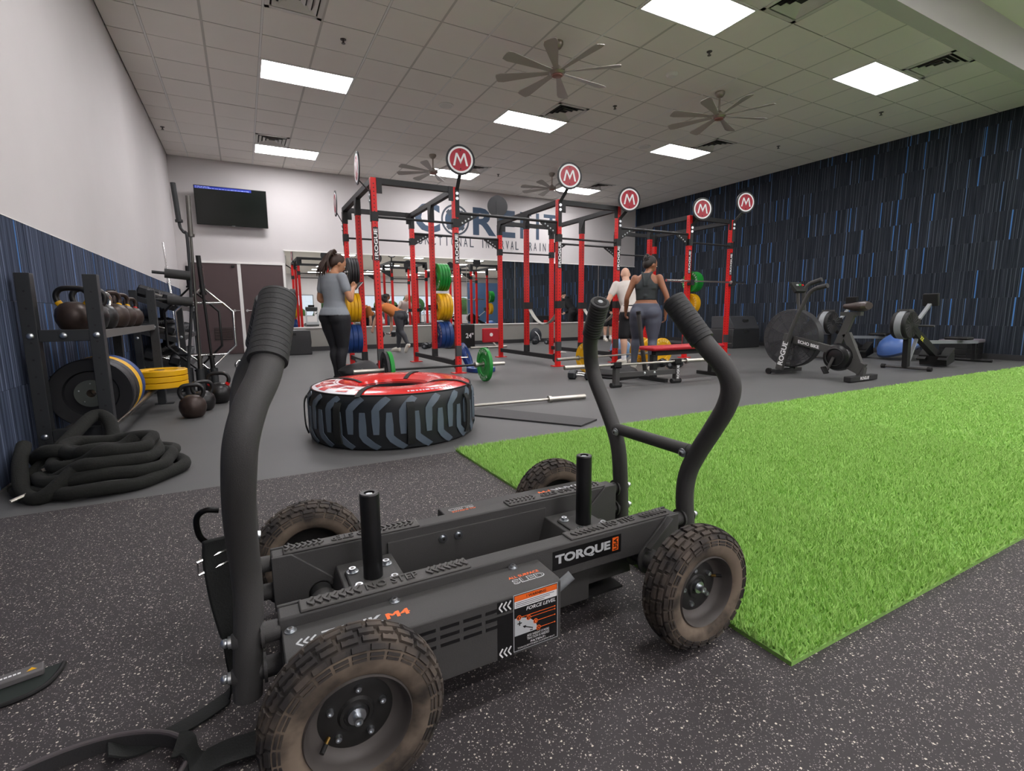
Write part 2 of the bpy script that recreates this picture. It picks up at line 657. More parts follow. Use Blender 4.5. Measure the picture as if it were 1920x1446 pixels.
for k, (x0, x1, y0, y1) in enumerate(tiles):
    if k < 300:
        key = (round(x1 - x0, 3), round(y1 - y0, 3), k % 3)
        if key not in tc:
            g = 0.007
            z = (0.0, 0.0015, -0.001)[key[2]]
            tc[key] = mesh('ceiling_tile', MB().box(0.014, key[0] - 0.014, g, key[1] - g, z, 0.016), 'ceiling_tile', 0)
        link('ceiling_tile', tc[key], ceil, TR((x0, y0, ZC)))
    else:
        rest.box(x0 + 0.011, x1 - 0.011, y0 + 0.004, y1 - 0.004, ZC, ZC + 0.016)
o = obj('ceiling_tile_field', rest, 'ceiling_tile', ceil, smooth=0)
o['kind'] = 'stuff'
for i in range(-2, 19):
    x = GX + i * DX
    if XL < x < XR:
        hw_ = 0.011 if i % 2 == 0 else 0.0142
        obj('grid_runner', MB().box(x - hw_, x + hw_, 3.12, YB, ZC - 0.001, ZC + 0.004), 'tbar' if i % 2 == 0 else 'runner_grey', ceil, smooth=0)
for j in range(-1, 15):
    y = GY + j * DY
    obj('grid_runner', MB().box(XL, XR, y - 0.006, y + 0.006, ZC + 0.004, ZC + 0.010), 'runner_dark', ceil, smooth=0)

# light panels
def light_panel(x0, x1, y0, y1, z, label, group):
    t = thing('ceiling_light', label, 'light', ((x0 + x1) / 2, (y0 + y1) / 2, z), 0, group)
    a, b = (x1 - x0) / 2, (y1 - y0) / 2
    fr = MB()
    w = 0.03
    fr.box(-a, a, -b, -b + w, -0.012, 0.028).box(-a, a, b - w, b, -0.012, 0.028)
    fr.box(-a, -a + w, -b + w, b - w, -0.012, 0.028).box(a - w, a, -b + w, b - w, -0.012, 0.028)
    obj('frame', fr, 'tbar', t, smooth=0)
    obj('diffuser', MB().box(-a + w, a - w, -b + w, b - w, -0.004, 0.02), 'lamp_panel', t, smooth=0)
LL = {(0, 0): 'glowing white light panel high over the battle rope and the tire', (6, 0): 'glowing white light panel beside the square vent near the soffit beam', (12, 0): 'glowing white light panel beside the vent by the carpeted wall and soffit beam',
      (0, 6): 'glowing white light panel over the floor beside the white side wall', (6, 6): 'glowing white light panel between the near fan and the far fan',
      (12, 6): 'glowing white light panel beyond the fan nearest the carpeted wall', (0, 12): 'glowing white light panel above the wall television end of the room',
      (6, 12): 'glowing white light panel behind the round sign over the tire', (12, 12): 'glowing white light panel in the far corner by the carpeted wall'}
for c, r in LIGHTS:
    light_panel(GX + c * DX, GX + (c + 2) * DX, GY + r * DY, GY + (r + 1) * DY, ZC, LL[(c, r)], 'ceiling light panels')

# air vents
def vent(i, j, label):
    x, y = GX + (i + 0.5) * DX, GY + (j + 0.5) * DY
    t = thing('ceiling_vent', label, 'vent', (x, y, ZC), 0, 'ceiling air vents')
    a, b = DX / 2 - 0.012, DY / 2 - 0.006
    fr = MB()
    fr.box(-a, a, -b, -b + 0.05, -0.006, 0.01).box(-a, a, b - 0.05, b, -0.006, 0.01).box(-a, -a + 0.05, -b, b, -0.006, 0.01).box(a - 0.05, a, -b, b, -0.006, 0.01)
    obj('frame', fr, 'vent_metal', t, smooth=0)
    obj('duct', MB().box(-a, a, -b, b, 0.02, 0.029), 'vent_dark', t, smooth=0)
    for q, s in enumerate((0.23, 0.165, 0.10)):
        mb = MB()
        zt, zb = 0.018, -0.012
        for k in range(4):
            m = Matrix.Rotation(k * PI / 2, 4, 'Z')
            mb.add([m @ Vector(p) for p in ((-s, -s, zb), (s, -s, zb), (s - 0.045, -s + 0.045, zt), (-s + 0.045, -s + 0.045, zt))], [(0, 1, 2, 3)])
            mb.add([m @ Vector(p) for p in ((-s, -s, zb + 0.003), (s, -s, zb + 0.003), (s - 0.045, -s + 0.045, zt + 0.003), (-s + 0.045, -s + 0.045, zt + 0.003))], [(3, 2, 1, 0)])
        obj('louvre', mb, 'vent_metal', t, smooth=0)
VL = {(0, 11): 'square louvred vent against the panel above the television', (7, 5): 'square louvred vent beside the panel between the fans', (13, 5): 'square louvred vent beside the panel under the far fan by the carpet wall',
      (13, -1): 'square louvred vent close to the soffit beam and carpeted wall', (0, 3): 'square louvred vent nearest the plain white side wall', (8, -1): 'square louvred vent beside the panel and the soffit beam',
      (7, 11): 'square louvred vent behind the round sign above the rack', (13, 11): 'square louvred vent in the far corner by the carpet wall'}
for v in VENTS:
    vent(v[0], v[1], VL[v])

# sprinklers, speakers, smoke detector
spr = MB().cyl((0, 0, 0), (0, 0, -0.006), 0.035, n=16).cyl((0, 0, -0.006), (0, 0, -0.045), 0.011, n=10).cyl((0, 0, -0.045), (0, 0, -0.05), 0.024, n=12)
spm = mesh('sprinkler', spr, 'dark_steel')
for x, y, lb in ((1.36, 6.92, 'beside the light panel nearest the white side wall'), (5.71, 6.96, 'beside the panel between the two near fans'), (5.68, 5.02, 'near the round smoke detector and the big light panel'), (10.01, 5.06, 'closest to the carpeted wall by the soffit beam'), (10.08, 7.0, 'beyond the vent of the panel by the carpeted wall'), (5.82, 11.5, 'between the two far fans'), (10.12, 11.39, 'in the far corner by the carpeted wall'), (-1.03, 11.43, 'against the white side wall above the television')):
    tag(link('fire_sprinkler', spm, None, TR((x, y, ZC))), 'small metal sprinkler head ' + lb, 'sprinkler', 'ceiling sprinklers')
for (x, y), lb in (((3.21, 8.21), 'round white ceiling speaker over the tire'), ((7.61, 8.3), 'round white ceiling speaker beside the far light panel')):
    t = thing('ceiling_speaker', lb, 'speaker', (x, y, ZC))
    obj('rim', MB().lathe([(0.125, 0), (0.125, -0.008), (0.105, -0.01), (0.1, -0.004), (0.1, 0)], 32), 'tbar', t)
    obj('grille', MB().cyl((0, 0, 0), (0, 0, -0.005), 0.1, n=32), 'vent_metal', t)
t = thing('smoke_detector', 'round white smoke detector on the ceiling between two fans', 'smoke detector', (5.71, 5.70, ZC))
obj('body', MB().lathe([(0.085, 0), (0.085, -0.015), (0.06, -0.04), (0.03, -0.045), (0, -0.045)], 28), 'tbar', t)
obj('grille_ring', MB().lathe([(0.062, -0.02), (0.07, -0.03), (0.062, -0.036), (0.055, -0.03)], 28, closed=True), 'vent_metal', t)

# ceiling fans, at rest
def fan(x, y, a0, label):
    t = thing('ceiling_fan', label, 'ceiling fan', (x, y, ZC), a0, 'ceiling fans')
    obj('canopy', MB().lathe([(0.075, 0), (0.075, -0.03), (0.05, -0.07), (0.02, -0.085), (0, -0.085)], 24), 'fan_metal', t)
    obj('rod', MB().cyl((0, 0, -0.08), (0, 0, -0.30), 0.016), 'fan_metal', t)
    obj('motor', MB().lathe([(0.0, -0.27), (0.03, -0.275), (0.05, -0.30), (0.10, -0.325), (0.105, -0.36), (0.085, -0.385), (0.0, -0.39)], 28), 'fan_metal', t)
    obj('hub_cap', MB().lathe([(0.07, -0.385), (0.065, -0.40), (0, -0.405)], 24), mat('hub_red', '8a5a4c', 0.4), t)
    n = 8
    bm_ = MB()
    prof = [(0.09, 0.03), (0.22, 0.035), (0.5, 0.06), (0.72, 0.08), (0.79, 0.065), (0.80, 0.03)]
    top, bot = [], []
    vs = []
    for (r, w) in prof:
        tl = 0.22 * w
        vs += [(r, -w, -0.355 - tl), (r, w, -0.355 + tl), (r, -w, -0.349 - tl), (r, w, -0.349 + tl)]
    fs = []
    for i in range(len(prof) - 1):
        a, b = 4 * i, 4 * i + 4
        fs += [(a, b, b + 1, a + 1), (a + 2, a + 3, b + 3, b + 2), (a, a + 2, b + 2, b), (a + 1, b + 1, b + 3, a + 3)]
    fs += [(0, 1, 3, 2), (a + 4, a + 6, a + 7, a + 5)]
    bm_.add(vs, fs)
    me = mesh('blade', bm_, 'fan_blade')
    for k in range(n):
        link('blade', me, t, Matrix.Rotation(2 * PI * k / n, 4, 'Z'))
fan(3.77, 5.75, 0.1, 'brushed metal ceiling fan nearest the white side wall, close above the tire')
fan(6.84, 5.80, 0.45, 'brushed metal ceiling fan nearest the carpeted wall and exercise bike')
fan(3.87, 10.77, 0.2, 'small far ceiling fan behind the round sign over the near rack')
fan(6.96, 10.83, 0.6, 'small far ceiling fan behind the middle rack sign')

# mirror, ledge, wall lettering
wn = struct(obj('wall_wainscot', MB().box(0.99, XR - 0.02, 13.16, YB, 0, 0.565), 'grey_panel', smooth=0))
struct(obj('trim_3', MB().box(0.97, XR - 0.02, 13.145, YB, 0.565, 0.59), 'tbar', smooth=0))
xs = [0.985, 2.54, 4.1, 5.66, 7.22, 8.78, 10.33, XR - 0.02]
mt = thing('wall_mirror', 'wide wall mirror in tall panes above the grey ledge, reflecting the gym', 'mirror', (6.4, 13.25, 0.59))
for a, b in zip(xs[:-1], xs[1:]):
    obj('pane', MB().box(a + 0.002, b - 0.002, 13.25, 13.262, 0.592, 2.40), 'mirror', mt, w=True, smooth=0)
for a in xs[:-1]:
    obj('edge_strip', MB().box(a - 0.004, a + 0.004, 13.244, 13.262, 0.592, 2.40), 'steel', mt, w=True, smooth=0)
struct(obj('trim_4', MB().box(0.96, XR - 0.02, 13.24, YB, 2.40, 2.425), 'tbar', smooth=0))

mat('letter_navy', '2f4358', 0.6)
mat('letter_dark', '3c434c', 0.6)
lt = thing('wall_lettering', 'large navy wall lettering reading CORE FIT, functional interval training', 'lettering', (6.5, YB, 2.72))
def wl_text(s, x0, x1, z0, z1, m, bold=0.0, space=1.0):
    mb = MB()
    vs, fs, asp = text_mb(s, bold, 0, space)
    k = len(vs)
    P = [(x0 + p[0] * (x1 - x0), z0 + p[1] * (z1 - z0)) for p in vs]
    mb.add([(p[0], YB - 0.008, p[1]) for p in P], fs)
    mb.add([(p[0], YB - 0.001, p[1]) for p in P], [f[::-1] for f in fs])
    obj('letter', mb, m, lt, w=True, smooth=0)
wl_text('C', 4.22, 4.92, 3.07, 3.84, 'letter_navy', 0.03)
wl_text('R', 5.90, 6.62, 3.09, 3.84, 'letter_navy', 0.03)
wl_text('E', 6.72, 7.25, 3.08, 3.84, 'letter_navy', 0.03)
wl_text('F', 7.42, 7.80, 3.08, 3.84, 'letter_navy')
obj('letter', MB().box(7.97, 8.07, YB - 0.008, YB, 3.08, 3.84), 'letter_navy', lt, w=True, smooth=0)
obj('letter', MB().box(8.24, 8.76, YB - 0.008, YB, 3.74, 3.84).box(8.45, 8.55, YB - 0.008, YB, 3.08, 3.74), 'letter_navy', lt, w=True, smooth=0)
oc = (5.37, YB - 0.004, 3.45)
obj('letter', MB().lathe([(0.415, -0.003), (0.415, 0.004), (0.365, 0.004), (0.365, -0.003)], 48, oc, (0, -1, 0), closed=True), 'letter_dark', lt, w=True)
obj('letter', MB().lathe([(0.30, -0.003), (0.30, 0.004), (0.09, 0.004), (0.09, -0.003)], 48, oc, (0, -1, 0), closed=True), 'letter_navy', lt, w=True)
sp_ = MB()
for k in range(4):
    a = k * PI / 2 + PI / 4
    sp_.bc((oc[0] + math.cos(a) * 0.26, YB - 0.006, oc[2] + math.sin(a) * 0.26), (0.15, 0.006, 0.11), (0, -a, 0))
obj('letter', sp_, 'letter_dark', lt, w=True, smooth=0)
for wd, x0, x1 in (('FUNCTIONAL', 4.10, 5.98), ('INTERVAL', 6.13, 7.42), ('TRAINING', 7.56, 8.86)):
    n = len(wd)
    st = (x1 - x0) / n
    for k, ch in enumerate(wd):
        a = x0 + k * st
        wl_text(ch, a + (0.05 if ch == 'I' else 0.0), a + (0.075 if ch == 'I' else st * 0.62), 2.745, 2.985, 'letter_dark')

# doors
def door(n, x0, x1, hx, label):
    d = struct(obj('door_%d' % n, MB().box(x0, x1, 13.225, YB, 0.008, 2.06), 'door_brown', smooth=0, bev=0.003))
    lv = MB().cyl((hx, 13.225, 1.0), (hx, 13.165, 1.0), 0.012).cyl((hx, 13.17, 1.0), (hx + 0.11, 13.17, 1.0), 0.011).cyl((hx, 13.225, 1.0), (hx, 13.217, 1.0), 0.03)
    obj('door_handle', lv, 'chrome', d)
    return d
d1 = door(1, -0.955, -0.035, -0.16, '')
d2 = door(2, 0.035, 0.915, 0.10, '')
gr = obj('vent_grille', MB().box(-0.60, -0.24, 13.215, 13.225, 0.34, 0.62), 'vent_dark', d1, smooth=0)
for k in range(8):
    obj('slat', MB().bc((-0.42, 13.212, 0.365 + k * 0.033), (0.34, 0.012, 0.012), (0.5, 0, 0)), mat('grille_brown', '5a4846', 0.5), d1, smooth=0)
obj('door_closer', MB().bc((-0.12, 13.21, 2.0), (0.07, 0.03, 0.04)), 'black', d1, smooth=0)
struct(obj('trim_5', MB().box(-0.035, 0.035, 13.22, YB, 0, 2.06).box(-1.0, 0.965, 13.21, YB, 2.06, 2.105).box(0.915, 0.965, 13.21, YB, 0, 2.06).box(-1.0, -0.955, 13.21, YB, 0, 2.06), 'tbar', smooth=0))

# television
tv = thing('television', 'flat black wall television with a thin blue text bar along its top', 'television', (-0.03, 13.15, 3.27))
tm = Matrix.Translation((0, -0.10, 0)) @ Euler((R(7), 0, 0)).to_matrix().to_4x4()
obj('housing', MB().box(-0.70, 0.70, -0.0, 0.05, -0.405, 0.405).xf(tm), 'black', tv, bev=0.006)
mat('screen', '0c110e', 0.12, spec=0.5)
mat('screen_blue', '1a2f9a', 0.4, emit=0.35)
mat('screen_text', 'b9c8ff', 0.4, emit=0.5)
obj('screen', MB().box(-0.688, 0.688, -0.003, 0, -0.39, 0.393).xf(tm), 'screen', tv, smooth=0)
obj('caption_bar', MB().box(-0.688, 0.40, -0.0045, -0.003, 0.338, 0.393).xf(tm), 'screen_blue', tv, smooth=0)
tx = MB()
random.seed(3)
for row in range(2):
    x = -0.67
    while x < (0.36 if row else -0.45):
        w = random.uniform(0.02, 0.07)
        tx.box(x, x + w, -0.0055, -0.0045, 0.374 - row * 0.024, 0.382 - row * 0.024)
        x += w + 0.012
obj('caption_text', tx.xf(tm), 'screen_text', tv, smooth=0)
obj('badge', MB().box(-0.03, 0.03, -0.005, 0, -0.402, -0.394).xf(tm), 'print_grey', tv, smooth=0)
obj('wall_bracket', MB().box(-0.2, 0.2, -0.02, 0.11, -0.15, 0.15), 'powder_dark', tv, smooth=0)

# turf
tf = struct(obj('floor_turf', MB().box(1.172, 20, 0.682, 2.985, 0, 0.012), 'turf_base', smooth=0))
rng = np.random.default_rng(5)
def blades(n, x0, x1):
    x = rng.uniform(x0, x1, n)
    y = rng.uniform(0.682, 2.985, n)
    a = rng.uniform(0, 2 * PI, n)
    h = rng.uniform(0.014, 0.03, n)
    l = rng.uniform(0.0, 0.022, n)
    w = 0.0025 + 0.0012 * (x - 1.2).clip(0, 6)
    b = rng.uniform(0, 2 * PI, n)
    p0 = np.stack([x - np.cos(a) * w, y - np.sin(a) * w, np.full(n, 0.011)], 1)
    p1 = np.stack([x + np.cos(a) * w, y + np.sin(a) * w, np.full(n, 0.011)], 1)
    p2 = np.stack([x + np.cos(b) * l, y + np.sin(b) * l, 0.011 + h], 1)
    return np.stack([p0, p1, p2], 1).reshape(-1, 3)
V = np.concatenate([blades(90000, 1.172, 2.2), blades(90000, 2.2, 4.2), blades(70000, 4.2, 9.0), blades(25000, 9.0, 14.0)])
me = bpy.data.meshes.new('turf_blades')
me.from_pydata(V, [], np.arange(len(V)).reshape(-1, 3))
me.materials.append(MATS['turf_blade'])
o = link('turf_blades', me, tf)
o['kind'] = 'stuff'
# ------------------------------------------------------------------ push sled (the nearest thing)
def text3(mb, s, o, u, v, w=None, h=None, t=0.002, mi=0, bold=0.0, space=1.0):
    """letters with thickness t"""
    key = ('3d', s, bold, space)
    if key not in _txt:
        cu = bpy.data.curves.new('t', 'FONT')
        cu.body, cu.offset, cu.space_character, cu.resolution_u, cu.extrude = s, bold, space, 2, 0.05
        ob = bpy.data.objects.new('t', cu)
        C.objects.link(ob)
        bpy.context.view_layer.update()
        me = bpy.data.meshes.new_from_object(ob.evaluated_get(bpy.context.evaluated_depsgraph_get()))
        vs = [q.co.copy() for q in me.vertices]
        fs = [tuple(p.vertices) for p in me.polygons]
        bpy.data.objects.remove(ob)
        bpy.data.curves.remove(cu)
        bpy.data.meshes.remove(me)
        x0, x1 = min(p.x for p in vs), max(p.x for p in vs)
        y0, y1 = min(p.y for p in vs), max(p.y for p in vs)
        _txt[key] = ([((p.x - x0) / (x1 - x0), (p.y - y0) / (y1 - y0), 1 if p.z > 0 else 0) for p in vs], fs, (x1 - x0) / (y1 - y0))
    vs, fs, asp = _txt[key]
    o, u, v = Vector(o), Vector(u).normalized(), Vector(v).normalized()
    n = u.cross(v)
    w = h * asp if w is None else w
    h = w / asp if h is None else h
    mb.add([o + u * (p[0] * w) + v * (p[1] * h) + n * (p[2] * t) for p in vs], fs, mi)

m, nt, b = nodes('tyre_dirty', 0.85, 0.2)
tcn = nt.nodes.new('ShaderNodeTexCoord')
nz = nt.nodes.new('ShaderNodeTexNoise')
nz.inputs['Scale'].default_value = 9
nz.inputs['Detail'].default_value = 8
nt.links.new(tcn.outputs['Object'], nz.inputs['Vector'])
rm = nt.nodes.new('ShaderNodeValToRGB')
rm.color_ramp.elements[0].position, rm.color_ramp.elements[0].color = 0.34, srgb('38332f')
rm.color_ramp.elements[1].position, rm.color_ramp.elements[1].color = 0.52, srgb('75685b')
nt.links.new(nz.outputs['Fac'], rm.inputs[0])
nt.links.new(rm.outputs[0], b.inputs['Base Color'])
m, nt, b = nodes('tyre_tread', 0.8, 0.3)
tcn = nt.nodes.new('ShaderNodeTexCoord')
nz = nt.nodes.new('ShaderNodeTexNoise')
nz.inputs['Scale'].default_value = 14
nz.inputs['Detail'].default_value = 8
nt.links.new(tcn.outputs['Object'], nz.inputs['Vector'])
rm = nt.nodes.new('ShaderNodeValToRGB')
rm.color_ramp.elements[0].position, rm.color_ramp.elements[0].color = 0.42, srgb('2f2c2b')
rm.color_ramp.elements[1].position, rm.color_ramp.elements[1].color = 0.66, srgb('564d45')
nt.links.new(nz.outputs['Fac'], rm.inputs[0])
nt.links.new(rm.outputs[0], b.inputs['Base Color'])
mat('rim_black', '262524', 0.5, 0.2, noise=15, var=0.2)
mat('rim_dusty', '4f4a47', 0.55, 0.1, noise=12, var=0.25)
mat('pad_rubber', '474543', 0.6, bump=0.1, bscale=300)

SC = Vector((0.579, 1.226, 0))
sled = thing('push_sled', 'black four-wheeled push sled with two pairs of bent handles and orange-white decals', 'push sled', SC)
ROT = Matrix.Rotation(PI, 4, 'Z')
def half(name, mb, mats, parent=None, smooth=35, bev=0, label=None):
    """a part of the near half and its twin, the sled being the same turned round"""
    a = obj(name, mb, mats, parent or sled, smooth=smooth, bev=bev, label=label)
    p2 = parent.get('_t') if parent else None
    b = link(name, a.data, TW.get(parent.name, sled) if parent else sled, ROT if not parent else None)
    if bev:
        q = b.modifiers.new('bevel', 'BEVEL')
        q.width, q.segments, q.limit_method, q.angle_limit = bev, 2, 'ANGLE', R(40)
    TW[a.name] = b
    if label:
        b['label'] = label
    return a
TW = {}

def bolt(mb, p, d, r=0.008, h=0.007, washer=True, mi=0):
    p, d = Vector(p), Vector(d).normalized()
    if washer:
        mb.cyl(p, p + d * 0.0025, r * 1.7, n=16, mi=mi)
    mb.cyl(p + d * 0.0025, p + d * (0.0025 + h), r, n=12, mi=mi)
    mb.cyl(p + d * (0.0025 + h), p + d * (0.003 + h), r * 0.55, n=6, mi=1)
    return mb

XA = 0.449          # axle x (local)
rail = half('frame_rail', MB().box(-0.563, 0.563, -0.173, -0.123, 0.185, 0.285), 'powder', bev=0.005)
# end plates with slanted flange
for sx in (-1, 1):
    P = [(0.563, 0.287), (0.563, 0.14), (0.525, 0.128)]
    for k in range(9):
        a = R(-70 - k * 20)
        P.append((XA + 0.046 * math.cos(a), 0.165 + 0.046 * math.sin(a)))
    P += [(0.435, 0.215), (0.515, 0.287)]
    if sx > 0:
        half('axle_plate', MB().prism([(sx * x, z) for x, z in P], 'y', -0.181, -0.173, 0), 'powder', bev=0.002)
    half('axle_plate', MB().prism([(sx * x, z) for x, z in P], 'y', -0.123, -0.115, 0), 'powder', bev=0.002)
    fl = MB().bar((sx * 0.43, -0.190, 0.205), (sx * 0.520, -0.190, 0.284), 0.020, 0.006)
    if sx > 0:
        half('flange', fl, 'powder', bev=0.002)
    ax = MB().cyl((sx * XA, -0.115, 0.165), (sx * XA, -0.315, 0.165), 0.031, n=24)
    half('axle_tube', ax, 'powder')
    ct = MB().cyl((sx * XA, -0.116, 0.165), (sx * XA, 0.0, 0.165), 0.027, n=24)
    half('cross_axle', ct, 'powder_dark')
    ring = MB().cyl((sx * XA, -0.07, 0.165), (sx * XA, -0.02, 0.165), 0.034, n=24)
    half('axle_collar', ring, 'powder')
stripe = MB()
for k in range(4):
    stripe.lathe([(0.0345, 0.02 + k * 0.013), (0.0345, 0.026 + k * 0.013)], 24, (-XA, -0.075, 0.165), (0, 1, 0), caps=False)
half('axle_print', stripe, 'print_grey', smooth=35)

# anti-slip pads with raised NO STEP lettering
def pad(x0, x1):
    pm = MB().box(x0, x1, -0.171, -0.124, 0.284, 0.291)
    a = half('step_pad', pm, 'pad_rubber', bev=0.004)
    rl = MB()
    L = x1 - x0
    text3(rl, 'NO STEP', (x0 + 0.36 * L, -0.161, 0.2905), (1, 0, 0), (0, 1, 0), 0.31 * L, 0.027, 0.004, bold=0.01)
    for k in range(7):
        for side in (0, 1):
            bx = (x0 + 0.045 * L + k * 0.042 * L) if side == 0 else (x1 - 0.045 * L - k * 0.038 * L)
            for q in (-1, 1):
                rl.bar((bx, -0.1475, 0.292), (bx + 0.011, -0.1475 + q * 0.015, 0.2925), 0.006, 0.006)
    half('raised_lettering', rl, 'pad_rubber', a, smooth=0)
pad(-0.521, -0.131)
pad(0.166, 0.534)

# brake housing beside the near rail
BX0, BX1, BY0, BY1, BZ0, BZ1 = -0.559, 0.056, -0.286, -0.173, 0.105, 0.262
hz = MB().prism([(BY1, BZ0), (BY0, BZ0), (BY0, BZ1 - 0.006), (BY0 + 0.010, BZ1), (BY1, BZ1)], 'x', BX0, BX1)
house = half('brake_housing', hz, 'powder', bev=0.003)
for p in ((-0.542, -0.187), (-0.326, -0.185), (-0.022, -0.183)):
    half('housing_bolt', bolt(MB(), (p[0], p[1], BZ1), (0, 0, 1), 0.007, 0.005), ['zinc', 'dark_steel'], house)
lid = MB().box(BX0 - 0.002, BX0, BY0 + 0.012, BY1 - 0.006, BZ0 + 0.02, BZ1 - 0.012)
half('end_cover', lid, 'powder_dark', house, smooth=0)
sl = MB()
for r in range(3):
    for c in range(4):
        x = -0.31 + c * 0.054
        z = 0.232 - r * 0.020
        sl.bc((x + 0.022, BY0 - 0.0002, z), (0.044, 0.0012, 0.0075))
half('vent_slots', sl, 'print_black', house, smooth=0)

def decal_top():
    d = MB()
    for k in range(3):          # chevrons
        x = -0.535 + k * 0.013
        for q in (-1, 1):
            d.bar((x, -0.236, BZ1 + 0.0005), (x + 0.011, -0.236 + q * 0.012, BZ1 + 0.0005), 0.004, 0.0006, 0)
    text(d, 'TANK', (-0.487, -0.247, BZ1), (1, 0, 0), (0, 1, 0), 0.125, 0.028, 0.0008, 0, bold=0.03)
    for q in range(4):
        text(d, 'M4', (-0.358 + 0.0012 * q, -0.245, BZ1), (1, 0, 0), (0, 1, 0), 0.048, 0.022, 0.0008 + 0.00005 * q, 1)
    return d
def decal_top2():
    d = MB()
    text(d, 'ALL SURFACE', (-0.058, -0.231, BZ1), (1, 0, 0), (0, 1, 0), 0.085, 0.010, 0.0008, 1, bold=0.02)
    text(d, 'SLED', (-0.056, -0.256, BZ1), (1, 0, 0), (0, 1, 0), 0.088, 0.021, 0.0006, 0, bold=0.05, space=1.1)
    text(d, 'SLED', (-0.0535, -0.2535, BZ1), (1, 0, 0), (0, 1, 0), 0.083, 0.016, 0.0012, 2, bold=0.0, space=1.15)
    return d
half('top_decal', decal_top(), ['print_grey', 'print_orange', 'print_black'], house, smooth=0, label='white and orange lettering on the housing top')

def decal_side():
    d = MB()
    F = BY0
    n = (0, -1, 0)
    x0, x1, z0, z1 = -0.077, 0.046, 0.112, 0.256
    def rect(a, b_, c, e, t, mi):
        d.box(a, b_, F - t, F, c, e, mi)
    rect(x0 - 0.042, x0, 0.107, 0.215, 0.0004, 2)
    rect(x0 - 0.042, x0, 0.222, 0.250, 0.0004, 2)
    rect(x0, x1, z0, z1, 0.0005, 0)
    rect(x0 + 0.0015, x1 - 0.0015, z0 + 0.0015, z1 - 0.0015, 0.0007, 2)
    rect(x0 + 0.003, x1 - 0.003, 0.239, 0.253, 0.0009, 1)
    rect(x0 + 0.003, x1 - 0.003, 0.222, 0.239, 0.0009, 3)
    text(d, '! WARNING', (x0 + 0.035, F, 0.2425), (1, 0, 0), (0, 0, 1), 0.054, 0.007, 0.0012, 2, bold=0.02)
    for k in range(3):
        rect(x0 + 0.006, x0 + (0.112, 0.10, 0.085)[k], 0.2345 - k * 0.0045, 0.2357 - k * 0.0045, 0.0012, 2)
    text(d, 'FORCE LEVEL', (x0 + 0.034, F, 0.2095), (1, 0, 0), (0, 0, 1), 0.082, 0.009, 0.0012, 3, bold=0.015, shear=0.25)
    arc = [(x0 + 0.003, 0.152)] + [(x0 + 0.003 + 0.062 * math.sin(t), 0.152 + 0.045 * math.cos(t)) for t in [k * PI / 2 / 10 for k in range(11)]]
    d.add([(p[0], F - 0.001, p[1]) for p in arc], [tuple(range(len(arc)))], 0)
    for k, ch in enumerate('321N'):
        t = R(8 + k * 26)
        cx, cz = x0 + 0.006 + 0.062 * math.sin(t), 0.152 + 0.045 * math.cos(t)
        d.cyl((cx, F, cz), (cx, F - 0.0013, cz), 0.0062, n=18, mi=1)
        d.cyl((cx, F, cz), (cx, F - 0.0015, cz), 0.0048, n=18, mi=2)
        text(d, ch, (cx - 0.0025, F, cz - 0.0032), (1, 0, 0), (0, 0, 1), 0.005, 0.0064, 0.0018, 1, bold=0.03)
        d.bar((cx + 0.006, F - 0.001, cz), (x1 - 0.010, F - 0.001, cz), 0.0006, 0.0008, 1, up=(0, 0, 1))
        d.cyl((x1 - 0.009, F, cz), (x1 - 0.009, F - 0.0013, cz), 0.0018, n=10, mi=1)
    text(d, '+', (x0 + 0.010, F, 0.176), (1, 0, 0), (0, 0, 1), 0.012, 0.012, 0.0013, 2, bold=0.02)
    d.bar((x0 + 0.052, F - 0.0014, 0.160), (x0 + 0.030, F - 0.0014, 0.170), 0.0006, 0.0022, 2)
    d.add([(x0 + 0.024, F - 0.0014, 0.1725), (x0 + 0.034, F - 0.0014, 0.1725), (x0 + 0.030, F - 0.0014, 0.1655)], [(0, 1, 2)], 2)
    rect(x0 + 0.044, x0 + 0.052, 0.1545, 0.157, 0.0013, 2)
    text(d, 'ADD WEIGHT IF MORE', (x0 + 0.036, F, 0.1405), (1, 0, 0), (0, 0, 1), 0.062, 0.0062, 0.0012, 3)
    text(d, 'TRACTION IS NEEDED', (x0 + 0.036, F, 0.1325), (1, 0, 0), (0, 0, 1), 0.062, 0.0062, 0.0012, 3)
    text(d, 'PATENT:', (x0 + 0.046, F, 0.1235), (1, 0, 0), (0, 0, 1), 0.042, 0.0055, 0.0012, 3, bold=0.01)
    text(d, 'TORQUEFITNESS.COM/PATENT', (x0 + 0.010, F, 0.1165), (1, 0, 0), (0, 0, 1), 0.104, 0.0045, 0.0012, 3)
    for zc in (0.236, 0.121):
        for k in range(3):
            x = x0 - 0.037 + k * 0.011
            for q in (-1, 1):
                d.bar((x, F - 0.001, zc), (x + 0.008, F - 0.001, zc + q * 0.011), 0.0008, 0.0035, 3)
    return d
half('top_decal', decal_top2(), ['print_grey', 'print_orange', 'print_black'], house, smooth=0, label='orange and white lettering at the housing end')
half('side_decal', decal_side(), ['print_grey', 'print_orange', 'print_black', 'print_white'], house, smooth=0, label='black force level warning label with orange header')

